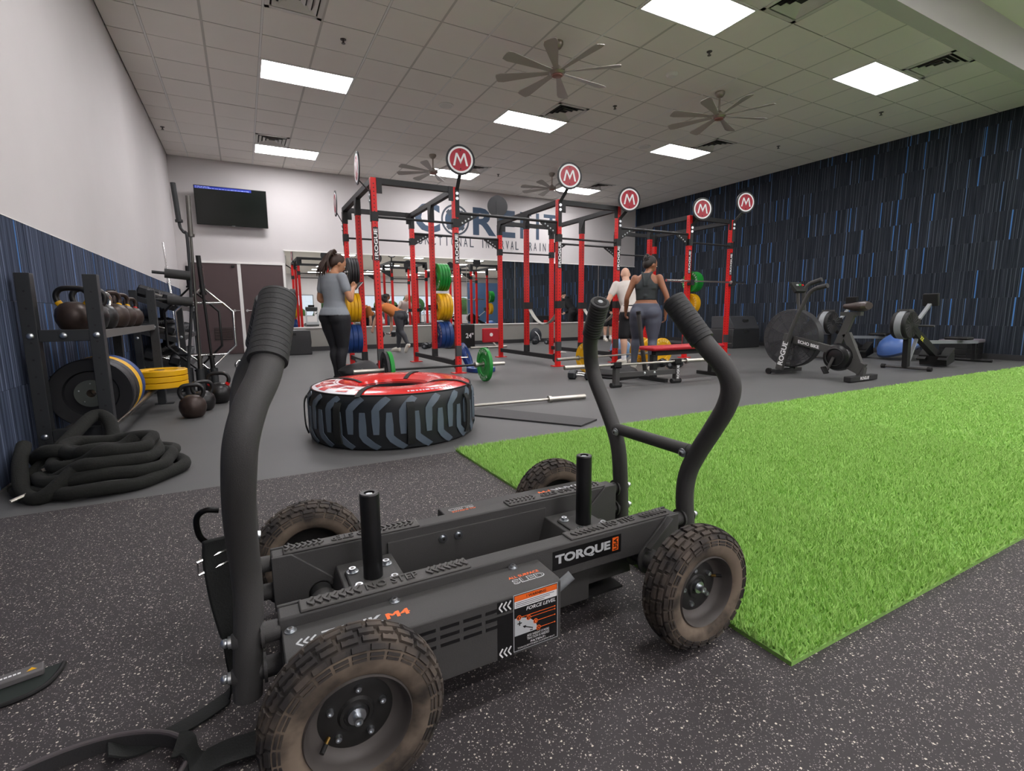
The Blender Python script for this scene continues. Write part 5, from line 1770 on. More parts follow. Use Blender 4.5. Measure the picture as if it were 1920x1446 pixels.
# floor mat beside the tire
obj_m = obj('floor_mat', MB().prism([(2.30, 3.14), (2.56, 3.27), (1.98, 4.20), (1.66, 4.06)], 'z', 0.0005, 0.014), mat('mat_black', '2f2f30', 0.6, bump=0.15, bscale=120), smooth=0)
tag(obj_m, 'thin black exercise mat lying on the floor beside the tire', 'mat')

# gym bag by the loaded bar
bg = thing('gym_bag', 'black bag with white drawstring on the floor behind the tire', 'bag', (1.30, 6.62, 0))
bmb = MB()
bmb.ball((0, 0, 0.14), (0.27, 0.17, 0.15), 24, 14)
bmb.v = [(x + 0.02 * math.sin(9 * z * 5 + x * 12), y + 0.02 * math.sin(14 * x), max(0.002, z + 0.015 * math.sin(18 * x + 8 * y))) for x, y, z in bmb.v]
obj('body', bmb, mat('bag_black', '1c1d1f', 0.6, bump=0.4, bscale=25), bg)
obj('drawstring', MB().tube(crv([(-0.20, -0.10, 0.10), (-0.12, -0.16, 0.15), (-0.04, -0.15, 0.19), (0.05, -0.10, 0.22), (0.0, -0.14, 0.16), (-0.10, -0.165, 0.11), (-0.17, -0.13, 0.07)], 6), 0.009, 8), 'white', bg)
obj('flap', MB().bc((0.06, 0.05, 0.25), (0.22, 0.16, 0.03), (R(20), R(15), 0)), 'bag_black', bg, bev=0.008)

# barbell jack with bar across
jk = thing('barbell_jack', 'low black barbell jack stand in front of the red bench', 'barbell jack', (4.35, 4.58, 0))
jx = ((3.90, 4.63), (4.81, 4.55))
for k, (x, y) in enumerate(jx):
    p = obj('post', MB().box(x - 0.032, x + 0.032, y - 0.032, y + 0.032, 0.03, 0.25), 'powder', jk, w=True, smooth=0, bev=0.004)
    obj('foot', MB().cyl((x - 0.075, y, 0.03), (x + 0.075, y, 0.03), 0.03, n=18), 'powder_dark', jk, w=True)
    obj('hook', MB().box(x - 0.05, x + 0.05, y - 0.04, y - 0.02, 0.24, 0.31).box(x - 0.05, x + 0.05, y + 0.02, y + 0.04, 0.24, 0.30).box(x - 0.05, x + 0.05, y - 0.04, y + 0.04, 0.235, 0.25), 'rubber', jk, w=True, smooth=0)
    if k == 1:
        L = MB()
        text(L, 'ROGUE', (x + 0.022, y - 0.0325, 0.06), (0, 0, 1), (-1, 0, 0), 0.17, 0.040, 0.001, bold=0.03)
        obj('lettering', L, 'print_white', p, w=True, smooth=0)
obj('cross_beam', MB().bar((3.93, 4.627, 0.15), (4.78, 4.553, 0.15), 0.05, 0.06), 'powder', jk, w=True, smooth=0, bev=0.004)
jb = MB()
for x in (4.30, 4.45):
    obj('beam_bolt', MB().ball((x, 4.57 - (x - 4.3) * 0.08, 0.155), (0.018, 0.012, 0.018), 12, 8), 'zinc', jk, w=True)
obj('leg', MB().bar((4.36, 4.62, 0.13), (4.20, 5.02, 0.03), 0.05, 0.05), 'powder_dark', jk, w=True, smooth=0)
barbell(TR((4.285, 4.592, 0.276), R(-4.9)), 'steel barbell resting across the low jack in front of the bench')
for k, (x, y) in enumerate(((5.92, 5.98), (6.10, 5.80))):
    dumbbell(TR((x, y, 0.065), R(20)) @ Matrix.Rotation(R(30), 4, 'X'), 1.25, ('black hex dumbbell on the floor at the feet of the man in white', 'black hex dumbbell on the floor between the red bench and the man in white')[k])
barbell(TR((5.05, 6.12, 0.225), R(6)), 'steel barbell on the floor with a yellow plate, behind the jack')
plate('yellow_plate', 0.05, TR(Vector((5.05, 6.12, 0.225)) + Vector((math.cos(R(6)), math.sin(R(6)), 0)) * -0.52, R(6)), 'yellow bumper plate on the floor barbell behind the jack')
for k, (x, y) in enumerate(((3.96, 5.43), (4.10, 5.60))):
    dumbbell(TR((x, y, 0.057), R(-55)) @ Matrix.Rotation(R(30), 4, 'X'), 1.1, ('black hex dumbbell with grey end cap, front of the pair by the barbell jack', 'black hex dumbbell behind the other one by the barbell jack')[k])

# red flat bench
bn = thing('flat_bench', 'flat bench with red padded top and black legs behind the barbell jack', 'bench', (5.25, 4.86, 0))
pb = MB().box(4.58, 5.92, 4.72, 5.0, 0.40, 0.455)
obj('pad', pb, 'red_pad', bn, w=True, bev=0.022)
obj('under_frame', MB().box(4.72, 5.85, 4.82, 4.90, 0.33, 0.40), 'powder_dark', bn, w=True, smooth=0)
for x in (4.72, 5.83):
    obj('leg', MB().box(x - 0.035, x + 0.035, 4.825, 4.895, 0.045, 0.34), 'powder_dark', bn, w=True, smooth=0)
    obj('foot', MB().box(x - 0.03, x + 0.03, 4.62, 5.10, 0.0, 0.05), 'powder_dark', bn, w=True, smooth=0, bev=0.004)

# smaller things between bench and racks
for k, (x, y, a) in enumerate(((6.35, 6.35, 30), (6.30, 6.55, 26), (6.25, 6.75, 20))):
    plate('yellow_plate', 0.055, TR((x, y, 0.225), R(60 + a)), ('yellow bumper plate standing on the floor behind the red bench', 'yellow bumper plate second in the row behind the red bench', 'yellow bumper plate standing deepest behind the red bench')[k])
t = thing('medicine_ball', 'pale blue patterned ball on the floor behind the man in the white shirt', 'ball', (6.25, 7.3, 0))
obj('ball', MB().ball((0, 0, 0.2), 0.2, 28, 16), mat('ball_blue', '7ba7d6', 0.5), t)
pmb = MB()
for k in range(6):
    a = k * PI / 3
    pmb.tube(crv([(0.201 * math.cos(a) * math.cos(q), 0.201 * math.sin(a) * math.cos(q), 0.2 + 0.201 * math.sin(q)) for q in (-1.2, -0.6, 0, 0.6, 1.2)], 4), 0.008, 6)
obj('stripe', pmb, 'white', t)
t = thing('foam_roller', 'short red foam roller standing on end by the carpeted wall', 'foam roller', (9.97, 10.6, 0))
obj('roller', MB().lathe([(0, 0), (0.075, 0), (0.075, 0.62), (0.03, 0.62), (0.03, 0.6), (0, 0.6)], 24), 'red', t)
obj('core', MB().cyl((0, 0, 0.6), (0, 0, 0.615), 0.03, n=16), 'black', t)
t = thing('balance_pad', 'round black balance trainer lying on the floor behind the barbell jack', 'balance trainer', (4.60, 5.45, 0))
obj('platform', MB().lathe([(0, 0.02), (0.30, 0.02), (0.33, 0.045), (0.33, 0.06), (0.30, 0.07), (0, 0.07)], 40), 'rubber', t)
obj('dome', MB().lathe([(0.30, 0.07), (0.26, 0.12), (0.15, 0.15), (0, 0.155)], 40), 'rubber_grip', t)
obj('rim', MB().lathe([(0.325, 0.0), (0.34, 0.02), (0.325, 0.04), (0.30, 0.02)], 40, closed=True), 'black', t)
t = thing('steel_pole', 'long black steel pole leaning up beside the woman in the black tank top', 'pole', (4.93, 5.20, 0))
obj('shaft', MB().cyl((5.03, 5.33, 0.0), (4.82, 5.28, 0.88), 0.03, n=16), 'powder', t, w=True)
obj('tip', MB().cyl((4.822, 5.2805, 0.87), (4.812, 5.278, 0.91), 0.032, n=16), 'rubber', t, w=True)
obj('base_socket', MB().lathe([(0.06, 0), (0.06, 0.015), (0.04, 0.03), (0.04, 0.08), (0, 0.08)], 20, (5.03, 5.33, 0)), 'powder_dark', t, w=True)

# boxes and kit by the mirror
def soft_box(x0, x1, y0, y1, h, label, name='plyo_box'):
    t = thing(name, label, 'plyo box', ((x0 + x1) / 2, (y0 + y1) / 2, 0))
    mb = MB()
    a, b = (x1 - x0) / 2, (y1 - y0) / 2
    rings = [(0, 1.0), (0.1, 1.01), (0.35, 0.985), (0.5, 1.01), (0.8, 0.99), (1.0, 0.98)]
    vs, fs = [], []
    for z, s_ in rings:
        vs += [(-a * s_, -b * s_, z * h), (a * s_, -b * s_, z * h), (a * s_, b * s_, z * h), (-a * s_, b * s_, z * h)]
    for i in range(len(rings) - 1):
        fs += [(i * 4 + j, i * 4 + (j + 1) % 4, i * 4 + 4 + (j + 1) % 4, i * 4 + 4 + j) for j in range(4)]
    fs += [(3, 2, 1, 0), tuple(len(vs) - 4 + j for j in range(4))]
    obj('cover', mb.add(vs, fs), mat('soft_black', '2a2b2c', 0.5, bump=0.6, bscale=6), t, smooth=20, bev=0.015)
    obj('seam', MB().box(-a * 1.005, a * 1.005, -b * 1.005, b * 1.005, h * 0.55, h * 0.562), 'black', t, smooth=0)
    obj('strap_handle', MB().ribbon(crv([(-0.09, -b - 0.002, h * 0.84), (0, -b - 0.02, h * 0.86), (0.09, -b - 0.002, h * 0.84)], 4), Vector((0, 0, 1)), 0.05, 0.006), 'webbing', t)
    return t
soft_box(0.52, 1.32, 12.05, 12.85, 0.55, 'black soft plyometric box under the mirror next to the doors')
b24 = thing('plyo_box', 'black jump box marked with a white 24 inch number under the mirror', 'plyo box', (4.95, 12.3, 0))
obj('body', MB().box(-0.40, 0.36, -0.35, 0.35, 0, 0.61), 'black', b24, bev=0.012)
L = MB()
text(L, '24"', (0.10, -0.351, 0.26), (1, 0, 0), (0, 0, 1), 0.22, 0.13, 0.001, bold=0.02)
obj('lettering', L, 'print_white', b24, smooth=0)
rb = thing('seated_bench', 'small upright red padded bench on a silver frame before the mirror', 'bench', (5.55, 11.4, 0))
obj('back_pad', MB().box(-0.28, 0.28, -0.06, 0.04, 0.16, 0.52), 'red_pad', rb, bev=0.025)
obj('badge', MB().cyl((-0.06, -0.061, 0.36), (-0.06, -0.065, 0.36), 0.045, n=18), 'white', rb)
obj('floor_tube', MB().cyl((-0.65, -0.1, 0.05), (0.35, -0.1, 0.05), 0.03, n=12), 'steel', rb)
obj('support', MB().cyl((0.1, -0.1, 0.05), (-0.03, 0.0, 0.2), 0.02, n=10), 'steel', rb)
obj('foot', MB().box(-0.3, -0.22, -0.2, 0.2, 0, 0.06), 'black', rb, smooth=0)
bp_ = thing('backpack', 'dark backpack on the floor against the grey ledge', 'backpack', (7.55, 12.6, 0))
obj('body', MB().ball((0, 0, 0.22), (0.19, 0.14, 0.24), 20, 12), mat('pack_navy', '25282e', 0.7, bump=0.3, bscale=20), bp_)
obj('pocket', MB().ball((0, -0.10, 0.14), (0.13, 0.07, 0.11), 16, 10), 'pack_navy', bp_)
obj('shoulder_strap', MB().tube(crv([(-0.1, -0.13, 0.36), (-0.02, -0.19, 0.25), (0.05, -0.16, 0.1)], 5), 0.012, 8), 'white', bp_)
for k, (x, y, lb) in enumerate(((7.15, 12.2, 'hex dumbbell on the floor beside the backpack'), (7.75, 12.15, 'hex dumbbell on the floor in front of the backpack'), (4.15, 12.4, 'hex dumbbell on the floor beside the lunging woman'), (2.1, 12.6, 'hex dumbbell on the floor between the soft box and the near rack'))):
    dumbbell(TR((x, y, 0.073), R(10 + 20 * k)) @ Matrix.Rotation(R(30), 4, 'X'), 1.4, lb)
soft_box(10.35, 11.35, 8.05, 8.85, 0.47, 'black soft plyometric box at the carpeted wall, lower of two')
w2 = thing('foam_wedge', 'grey-black folded soft wedge on top of the box by the carpeted wall', 'wedge', (10.95, 8.45, 0.47))
obj('cover', MB().prism([(-0.35, 0), (0.35, 0), (0.35, 0.30), (-0.18, 0.30)], 'x', -0.48, 0.45), mat('soft_grey', '3c3d40', 0.55, bump=0.4, bscale=8), w2, smooth=0, bev=0.015)
obj('strap_handle', MB().ribbon(crv([(-0.1, -0.28, 0.2), (0, -0.31, 0.19), (0.1, -0.28, 0.2)], 4), Vector((0, 0.3, 1)), 0.05, 0.006), 'webbing', w2)
# ------------------------------------------------------------------ air bike and rowers
bk = thing('air_bike', 'black air bike with large caged fan wheel and white lettering', 'exercise bike', (6.92, 3.95, 0))
mat('cage', '242426', 0.5)
mat('fan_net', '3a3a3d', 0.6)
BX = 6.92
def B(y, z, x=0):
    return (BX + x, y, z)
fc = Vector(B(4.39, 0.51))
cg = MB()
for s_ in (-1, 1):
    for rr in (0.40, 0.33, 0.24, 0.15):
        k = 0.09 * (1 - (rr / 0.40) ** 2 * 0.35) if rr < 0.4 else 0.055
        cg.tube([fc + Vector((s_ * k, rr * math.cos(a), rr * math.sin(a))) for a in [2 * PI * q / 48 for q in range(48)]], 0.005, 6, closed=True)
    for q in range(30):
        a = 2 * PI * q / 30
        cg.tube([fc + Vector((s_ * 0.088, 0.10 * math.cos(a), 0.10 * math.sin(a))), fc + Vector((s_ * 0.078, 0.25 * math.cos(a), 0.25 * math.sin(a))), fc + Vector((s_ * 0.055, 0.40 * math.cos(a), 0.40 * math.sin(a)))], 0.003, 5)
obj('fan_cage', cg, 'cage', bk, w=True)
obj('cage_rim', MB().lathe([(0.40, -0.06), (0.41, -0.055), (0.41, 0.055), (0.40, 0.06), (0.395, 0.0)], 64, fc, (1, 0, 0), closed=True), 'cage', bk, w=True)
for q in range(10):
    a = 2 * PI * q / 10
    d_ = Vector((0, math.cos(a), math.sin(a)))
    n_ = Vector((0, -math.sin(a), math.cos(a)))
    bb = MB()
    vs = []
    for r_, w_ in ((0.09, 0.02), (0.24, 0.055), (0.37, 0.075)):
        for e in (-1, 1):
            vs += [fc + d_ * r_ + n_ * (e * w_ * 0.9) + Vector((e * w_ * 0.45, 0, 0)), fc + d_ * r_ + n_ * (e * w_ * 0.9) + Vector((e * w_ * 0.45 + 0.003, 0, 0))]
    bb.add(vs, [(0, 2, 6, 4), (1, 5, 7, 3), (4, 6, 10, 8), (5, 9, 11, 7), (0, 4, 5, 1), (2, 3, 7, 6), (4, 8, 9, 5), (6, 7, 11, 10), (8, 10, 11, 9), (0, 1, 3, 2)])
    obj('fan_blade', bb, 'fan_net', bk, w=True, smooth=0)
obj('fan_hub', MB().lathe([(0, -0.10), (0.05, -0.10), (0.075, -0.085), (0.075, 0.085), (0.05, 0.10), (0, 0.10)], 28, fc, (1, 0, 0)), 'black', bk, w=True)
net = mat('net', '4a4a4d', 0.8)
net.node_tree.nodes['Principled BSDF'].inputs['Alpha'].default_value = 0.55
for s_ in (-1, 1):
    obj('net_cover', MB().lathe([(0.08, s_ * 0.098), (0.25, s_ * 0.085), (0.402, s_ * 0.062)], 48, fc, (1, 0, 0), caps=False), net, bk, w=True)
ft = obj('front_foot', MB().box(BX - 0.30, BX + 0.30, 4.40, 4.48, 0.02, 0.075), 'powder_dark', bk, w=True, bev=0.006)
for s_ in (-1, 1):
    obj('transport_wheel', MB().cyl(B(4.52, 0.045, s_ * 0.27), B(4.52, 0.045, s_ * 0.31), 0.042, n=20), 'rubber', bk, w=True)
rf = obj('rear_foot', MB().box(BX - 0.31, BX + 0.31, 3.40, 3.49, 0.01, 0.075), 'powder_dark', bk, w=True, bev=0.006)
L = MB()
text(L, 'ROGUE', B(3.40, 0.025, -0.10), (1, 0, 0), (0, 0, 1), 0.20, 0.04, 0.001, bold=0.03)
obj('lettering', L, 'print_white', rf, w=True, smooth=0)
for s_, AP in ((-1, ((4.34, 0.45), (4.24, 0.75), (4.10, 1.06), (4.05, 1.14), (3.97, 1.19), (3.84, 1.215))), (1, ((4.34, 0.45), (4.36, 0.75), (4.40, 1.06), (4.40, 1.19), (4.34, 1.28), (4.20, 1.325)))):
    ar = obj('lever_arm', MB().tube(crv([B(y, z, s_ * (0.20 + 0.04 * k / 5)) for k, (y, z) in enumerate(AP)], 6), 0.026, 14), 'powder', bk, w=True)
    obj('hand_grip', MB().cyl(B(AP[4][0] - 0.02, AP[4][1] + 0.004, s_ * 0.235), B(AP[5][0] - 0.02, AP[5][1] + 0.004, s_ * 0.24), 0.031, n=18), 'rubber_grip', ar, w=True)
fp = obj('front_fork', MB().bar(B(4.43, 0.07, -0.19), B(4.33, 0.58, -0.19), 0.05, 0.10, up=(0, 1, 0)), 'powder', bk, w=True, smooth=0, bev=0.004)
L = MB()
dv = Vector((0, 4.33 - 4.43, 0.51)).normalized()
text(L, 'ROGUE', Vector(B(4.415, 0.13, -0.2165)) + Vector((0, -0.04, 0)), dv, dv.cross(Vector((1, 0, 0))), 0.34, 0.075, 0.001, bold=0.03)
obj('lettering', L, 'print_white', fp, w=True, smooth=0)
obj('front_fork', MB().bar(B(4.43, 0.07, 0.13), B(4.33, 0.58, 0.13), 0.05, 0.09, up=(0, 1, 0)), 'powder', bk, w=True, smooth=0, bev=0.004)
mbm = obj('main_beam', MB().bar(B(4.30, 0.50, -0.10), B(3.70, 0.36, -0.06), 0.06, 0.10), 'powder', bk, w=True, smooth=0, bev=0.004)
L = MB()
dv = Vector((0, -0.60, -0.14)).normalized()
text(L, 'ECHO BIKE', Vector(B(4.22, 0.455, -0.135)), dv, Vector((0, 0, 1)), 0.30, 0.045, 0.001, bold=0.03)
obj('lettering', L, 'print_white', mbm, w=True, smooth=0)
obj('console_mast', MB().cyl(B(4.30, 0.6), B(4.36, 1.17), 0.022, n=12), 'powder', bk, w=True)
cs = obj('console', MB().bc(B(4.37, 1.22), (0.22, 0.05, 0.16), (R(-35), 0, 0)), 'black', bk, w=True, bev=0.008)
for k, c_ in enumerate(('print_grey', 'green_plate', 'red')):
    obj('console_button', MB().bc(Vector(B(4.335, 1.255, -0.06 + 0.06 * k)), (0.035, 0.012, 0.02), (R(-35), 0, 0)), c_, cs, w=True, smooth=0)
cc = Vector(B(3.73, 0.29))
obj('crank_case', MB().lathe([(0, -0.11), (0.12, -0.11), (0.165, -0.085), (0.185, -0.03), (0.185, 0.03), (0.165, 0.085), (0.12, 0.11), (0, 0.11)], 40, cc, (1, 0, 0)), mat('case_black', '161617', 0.28), bk, w=True)
obj('crank_ring', MB().lathe([(0.115, 0.112), (0.125, 0.118), (0.115, 0.124), (0.105, 0.118)], 36, cc, (-1, 0, 0), closed=True), 'black', bk, w=True)
for s_, dy, dz in ((-1, 0.06, -0.17), (1, -0.06, 0.17)):
    cr = obj('crank_arm', MB().bar(cc + Vector((s_ * 0.135, 0, 0)), cc + Vector((s_ * 0.145, dy, dz)), 0.02, 0.03, up=(0, 1, 0)), 'powder', bk, w=True, smooth=0)
    pd = MB().bc(cc + Vector((s_ * 0.20, dy, dz)), (0.10, 0.10, 0.025), (R(60), 0, 0))
    obj('pedal', pd, 'black', cr, w=True, bev=0.006)
obj('seat_post', MB().bar(B(3.78, 0.38), B(3.62, 0.85), 0.06, 0.09, up=(0, 1, 0)), 'powder', bk, w=True, smooth=0, bev=0.004)
obj('seat_slider', MB().box(BX - 0.035, BX + 0.035, 3.50, 3.75, 0.83, 0.88), 'powder', bk, w=True, smooth=0)
sd = MB().loft([(B(3.72, 0.955), 0.045, 0.001, R(90)), (B(3.715, 0.95), 0.05, 0.03, R(90)), (B(3.64, 0.945), 0.06, 0.045, R(90)), (B(3.55, 0.945), 0.11, 0.06, R(90)), (B(3.47, 0.95), 0.125, 0.062, R(90)), (B(3.43, 0.955), 0.09, 0.045, R(90))], 18)
obj('saddle', sd, mat('saddle_brown', '3c302d', 0.45), bk, w=True)
obj('rear_strut', MB().bar(B(3.66, 0.60), B(3.47, 0.18), 0.06, 0.09), 'powder', bk, w=True, smooth=0)
obj('rear_beam', MB().bar(B(3.68, 0.26), B(3.43, 0.15), 0.08, 0.15), 'powder', bk, w=True, smooth=0)
obj('rear_beam', MB().bar(B(3.44, 0.18), B(3.45, 0.05), 0.07, 0.08, up=(0, 1, 0)), 'powder', bk, w=True, smooth=0)

def rower(loc, rz, label):
    t = thing('rowing_machine', label, 'rowing machine', loc, rz, 'rowing machines')
    c = Vector((-0.15, 0, 0.68))
    obj('flywheel_case', MB().lathe([(0, -0.10), (0.19, -0.10), (0.205, -0.085), (0.205, 0.085), (0.19, 0.10), (0, 0.10)], 40, c, (0, 1, 0)), 'black', t)
    bd = MB().lathe([(0.205, -0.045), (0.212, -0.04), (0.212, 0.04), (0.205, 0.045)], 40, c, (0, 1, 0), closed=True)
    obj('vent_band', bd, 'plastic_grey', t)
    for s_ in (-1, 1):
        g = MB()
        for q in range(20):
            a = 2 * PI * q / 20
            g.cyl(c + Vector((0.05 * math.cos(a), s_ * 0.103, 0.05 * math.sin(a))), c + Vector((0.19 * math.cos(a), s_ * 0.103, 0.19 * math.sin(a))), 0.004, n=5)
        obj('case_ribs', g, 'powder', t)
    obj('top_vent', MB().bc(c + Vector((0.0, 0, 0.215)), (0.14, 0.15, 0.03)), 'powder', t, smooth=0)
    obj('front_leg', MB().bar((-0.02, 0, 0.62), (0.02, 0, 0.05), 0.07, 0.10, up=(1, 0, 0)), 'black', t, smooth=0, bev=0.004)
    obj('leg_brace', MB().bar((0.26, 0, 0.46), (0.06, 0, 0.06), 0.04, 0.03, up=(1, 0, 0)), 'plastic_grey', t, smooth=0)
    obj('foot_bar', MB().cyl((0.02, -0.31, 0.035), (0.02, 0.31, 0.035), 0.02, n=12), 'powder', t)
    for s_ in (-1, 1):
        obj('foot_cap', MB().lathe([(0, -0.04), (0.032, -0.03), (0.035, 0.02), (0, 0.04)], 14, (0.02, s_ * 0.30, 0.036), (0, 1, 0)), 'rubber', t)
    bm = obj('diagonal_beam', MB().bar((-0.05, 0, 0.68), (0.98, 0, 0.16), 0.09, 0.11), 'black', t, smooth=0, bev=0.004)
    L = MB()
    dv = Vector((1.03, 0, -0.52)).normalized()
    up = Vector((0, -1, 0)).cross(dv) * -1
    up = dv.cross(Vector((0, -1, 0))) * -1
    if up.z < 0:
        up = -up
    for k in range(2):
        a = Vector((0.30, -0.046, 0.475)) + dv * (k * 0.055)
        for q in (-1, 1):
            L.bar(a - up * 0.03 * q - dv * 0.022, a + up * 0.03 * q + dv * 0.022, 0.002, 0.010, 0, up=(0, 0, 1))
    obj('lettering', L, mat('print_yellow', 'd9d23a', 0.5), bm, smooth=0)
    obj('foot_rest', MB().bc((0.92, -0.14, 0.20), (0.30, 0.12, 0.03), (0, R(-38), 0)), 'black', t, smooth=0)
    obj('foot_rest', MB().bc((0.92, 0.14, 0.20), (0.30, 0.12, 0.03), (0, R(-38), 0)), 'black', t, smooth=0)
    obj('foot_plate', MB().bc((0.98, 0, 0.13), (0.26, 0.36, 0.16), (0, R(-15), 0)), 'black', t, smooth=0)
    rl = obj('slide_rail', MB().bar((0.62, 0, 0.40), (2.35, 0, 0.34), 0.06, 0.05), 'plastic_grey', t, smooth=0)
    obj('seat', MB().box(1.55, 1.80, -0.16, 0.16, 0.40, 0.45), 'black', t, bev=0.02)
    obj('rear_leg', MB().bar((2.28, 0, 0.34), (2.32, 0, 0.03), 0.05, 0.05, up=(1, 0, 0)), 'black', t, smooth=0)
    obj('rear_foot', MB().cyl((2.32, -0.25, 0.03), (2.32, 0.25, 0.03), 0.025, n=12), 'black', t)
    obj('monitor_arm', MB().bar((0.22, 0, 0.72), (0.56, 0, 0.98), 0.05, 0.03), 'plastic_grey', t, smooth=0)
    mo = obj('monitor', MB().bc((0.58, 0, 1.05), (0.06, 0.20, 0.19), (0, R(-10), 0)), 'black', t, bev=0.008)
    obj('arm_post', MB().bar((0.05, 0, 0.62), (0.24, 0, 0.74), 0.08, 0.07), 'black', t, smooth=0)
    obj('handle', MB().cyl((0.18, -0.24, 0.66), (0.18, 0.24, 0.66), 0.015, n=12), 'rubber_grip', t)
    return t
rw = rower((8.76, 3.77, 0), 0, 'black rowing machine in front, nearest the green turf')
dup(rw, TR((9.42, 5.25, 0), R(0)), 'black rowing machine standing behind the air bike')
bo = thing('balance_ball', 'blue half-dome balance ball tilted up behind the rowing machine', 'balance ball', (10.5, 4.62, 0))
tl = Matrix.Rotation(R(-25), 4, 'Y') @ Matrix.Rotation(R(-15), 4, 'X')
tl = Matrix.Translation((0, 0, 0.24)) @ tl
obj('dome', MB().lathe([(0.36, 0), (0.34, 0.09), (0.27, 0.18), (0.15, 0.235), (0, 0.26)], 36).xf(tl), mat('dome_blue', '4a6aa8', 0.35), bo)
obj('platform', MB().lathe([(0, -0.04), (0.34, -0.04), (0.37, -0.02), (0.37, 0.01), (0, 0.01)], 36).xf(tl), mat('dome_base', '2b3a58', 0.5), bo)
sp = thing('step_platform', 'low grey step platform on black risers beside the carpeted wall', 'step', (11.42, 4.1, 0))
obj('top', MB().box(-0.28, 0.40, -0.22, 0.22, 0.30, 0.36), mat('step_grey', '6f6a70', 0.55), sp, bev=0.015)
obj('tread', MB().box(-0.25, 0.37, -0.19, 0.19, 0.36, 0.364), mat('step_tread', '85808a', 0.7, bump=0.4, bscale=60), sp, smooth=0)
for x in (-0.17, 0.27):
    for k in range(3):
        obj('riser', MB().box(x - 0.10, x + 0.12, -0.20, 0.20, k * 0.1, k * 0.1 + 0.098), 'black', sp, smooth=0, bev=0.006)
# ------------------------------------------------------------------ people
mat('skin_tan', 'b98463', 0.5, noise=8, var=0.05)
mat('skin_brown', '8f5f45', 0.5, noise=8, var=0.05)
mat('skin_light', 'd0a48c', 0.5, noise=8, var=0.05)
mat('tee_grey', '8b9096', 0.85, noise=12, var=0.08, bump=0.25, bscale=14)
mat('tee_white', 'cfc8c1', 0.85, noise=12, var=0.05, bump=0.25, bscale=14)
mat('tank_black', '2c3133', 0.8, bump=0.25, bscale=16)
mat('top_orange', 'b5692c', 0.8, bump=0.2, bscale=16)
mat('leggings_black', '1b1b20', 0.7, bump=0.1, bscale=14)
mat('leggings_slate', '4c505e', 0.65, bump=0.1, bscale=14)
mat('leggings_char', '303136', 0.7, bump=0.1, bscale=14)
mat('hoodie', '1d1d1f', 0.85, bump=0.3, bscale=14)
mat('shorts_black', '17171a', 0.8, bump=0.2, bscale=16)
mat('hair_brown', '38261d', 0.6, noise=60, var=0.4, bump=0.5, bscale=120)
mat('hair_dark', '1f1715', 0.6, noise=60, var=0.4, bump=0.5, bscale=120)
mat('shoe_white', 'd8d4c8', 0.6)
mat('shoe_black', '1c1c1e', 0.6)
mat('sole', 'b9b3a6', 0.7)
mat('eye_white', 'e8e4de', 0.3)
mat('lips', '9c5348', 0.5)

def remesh(name, mb, m, parent, vox, it=6, label=None):
    me = bpy.data.meshes.new('tmp')
    me.from_pydata(mb.v, [], mb.f)
    o = bpy.data.objects.new('tmp', me)
    C.objects.link(o)
    q = o.modifiers.new('r', 'REMESH')
    q.mode = 'VOXEL'
    q.voxel_size = vox
    w_ = o.modifiers.new('s', 'SMOOTH')
    w_.iterations = it
    w_.factor = 0.5
    bpy.context.view_layer.update()
    m2 = bpy.data.meshes.new_from_object(o.evaluated_get(bpy.context.evaluated_depsgraph_get()))
    bpy.data.objects.remove(o)
    bpy.data.meshes.remove(me)
    m2.name = name
    m2.materials.clear()
    m2.materials.append(MATS[m])
    m2.polygons.foreach_set('use_smooth', [True] * len(m2.polygons))
    r = link(name, m2, parent)
    if label:
        r['label'] = label
    return r

def limb(mb, pts, rs, n=16):
    P = crv(pts, 5)
    k = len(pts)
    rr = []
    for i in range(len(P)):
        t = i / 5
        a = min(int(t), k - 2)
        f_ = t - a
        rr.append(rs[a] + (rs[a + 1] - rs[a]) * f_)
    mb.tube(P, rr, n)
    mb.ball(pts[0], rs[0], 12, 8)
    mb.ball(pts[-1], rs[-1], 12, 8)

def hand(mb, w, d, pn, thumb, curl=0.5, s=1.0):
    """palm, four unequal bent fingers and a thumb; d = hand direction, pn = palm normal, thumb = thumb side"""
    w, d, pn = Vector(w), Vector(d).normalized(), Vector(pn)
    pn = (pn - d * pn.dot(d)).normalized()
    sd = d.cross(pn) * thumb
    for q in (-0.6, 0, 0.6):
        mb.tube([w + sd * (q * 0.018 * s), w + d * 0.045 * s + sd * (q * 0.036 * s), w + d * 0.088 * s + sd * (q * 0.042 * s)], [0.016 * s, 0.015 * s, 0.013 * s], 10)
    for k, L in enumerate((0.070, 0.078, 0.073, 0.058)):
        b_ = w + d * 0.085 * s + sd * ((0.030 - k * 0.0195) * s)
        p = [b_]
        ang = 0.15
        for seg in (0.45, 0.32, 0.23):
            ang += curl * 0.75
            p.append(p[-1] + (d * math.cos(ang) + pn * math.sin(ang)) * (L * seg * s))
        mb.tube(p, [0.0095 * s, 0.009 * s, 0.0085 * s, 0.007 * s], 8)
    b_ = w + d * 0.028 * s + sd * 0.028 * s
    mb.tube([b_, b_ + (d * 0.55 + sd * 0.75 + pn * 0.3) * 0.032 * s, b_ + (d * 0.85 + sd * 0.65 + pn * 0.6) * 0.058 * s], [0.012 * s, 0.0105 * s, 0.0085 * s], 8)

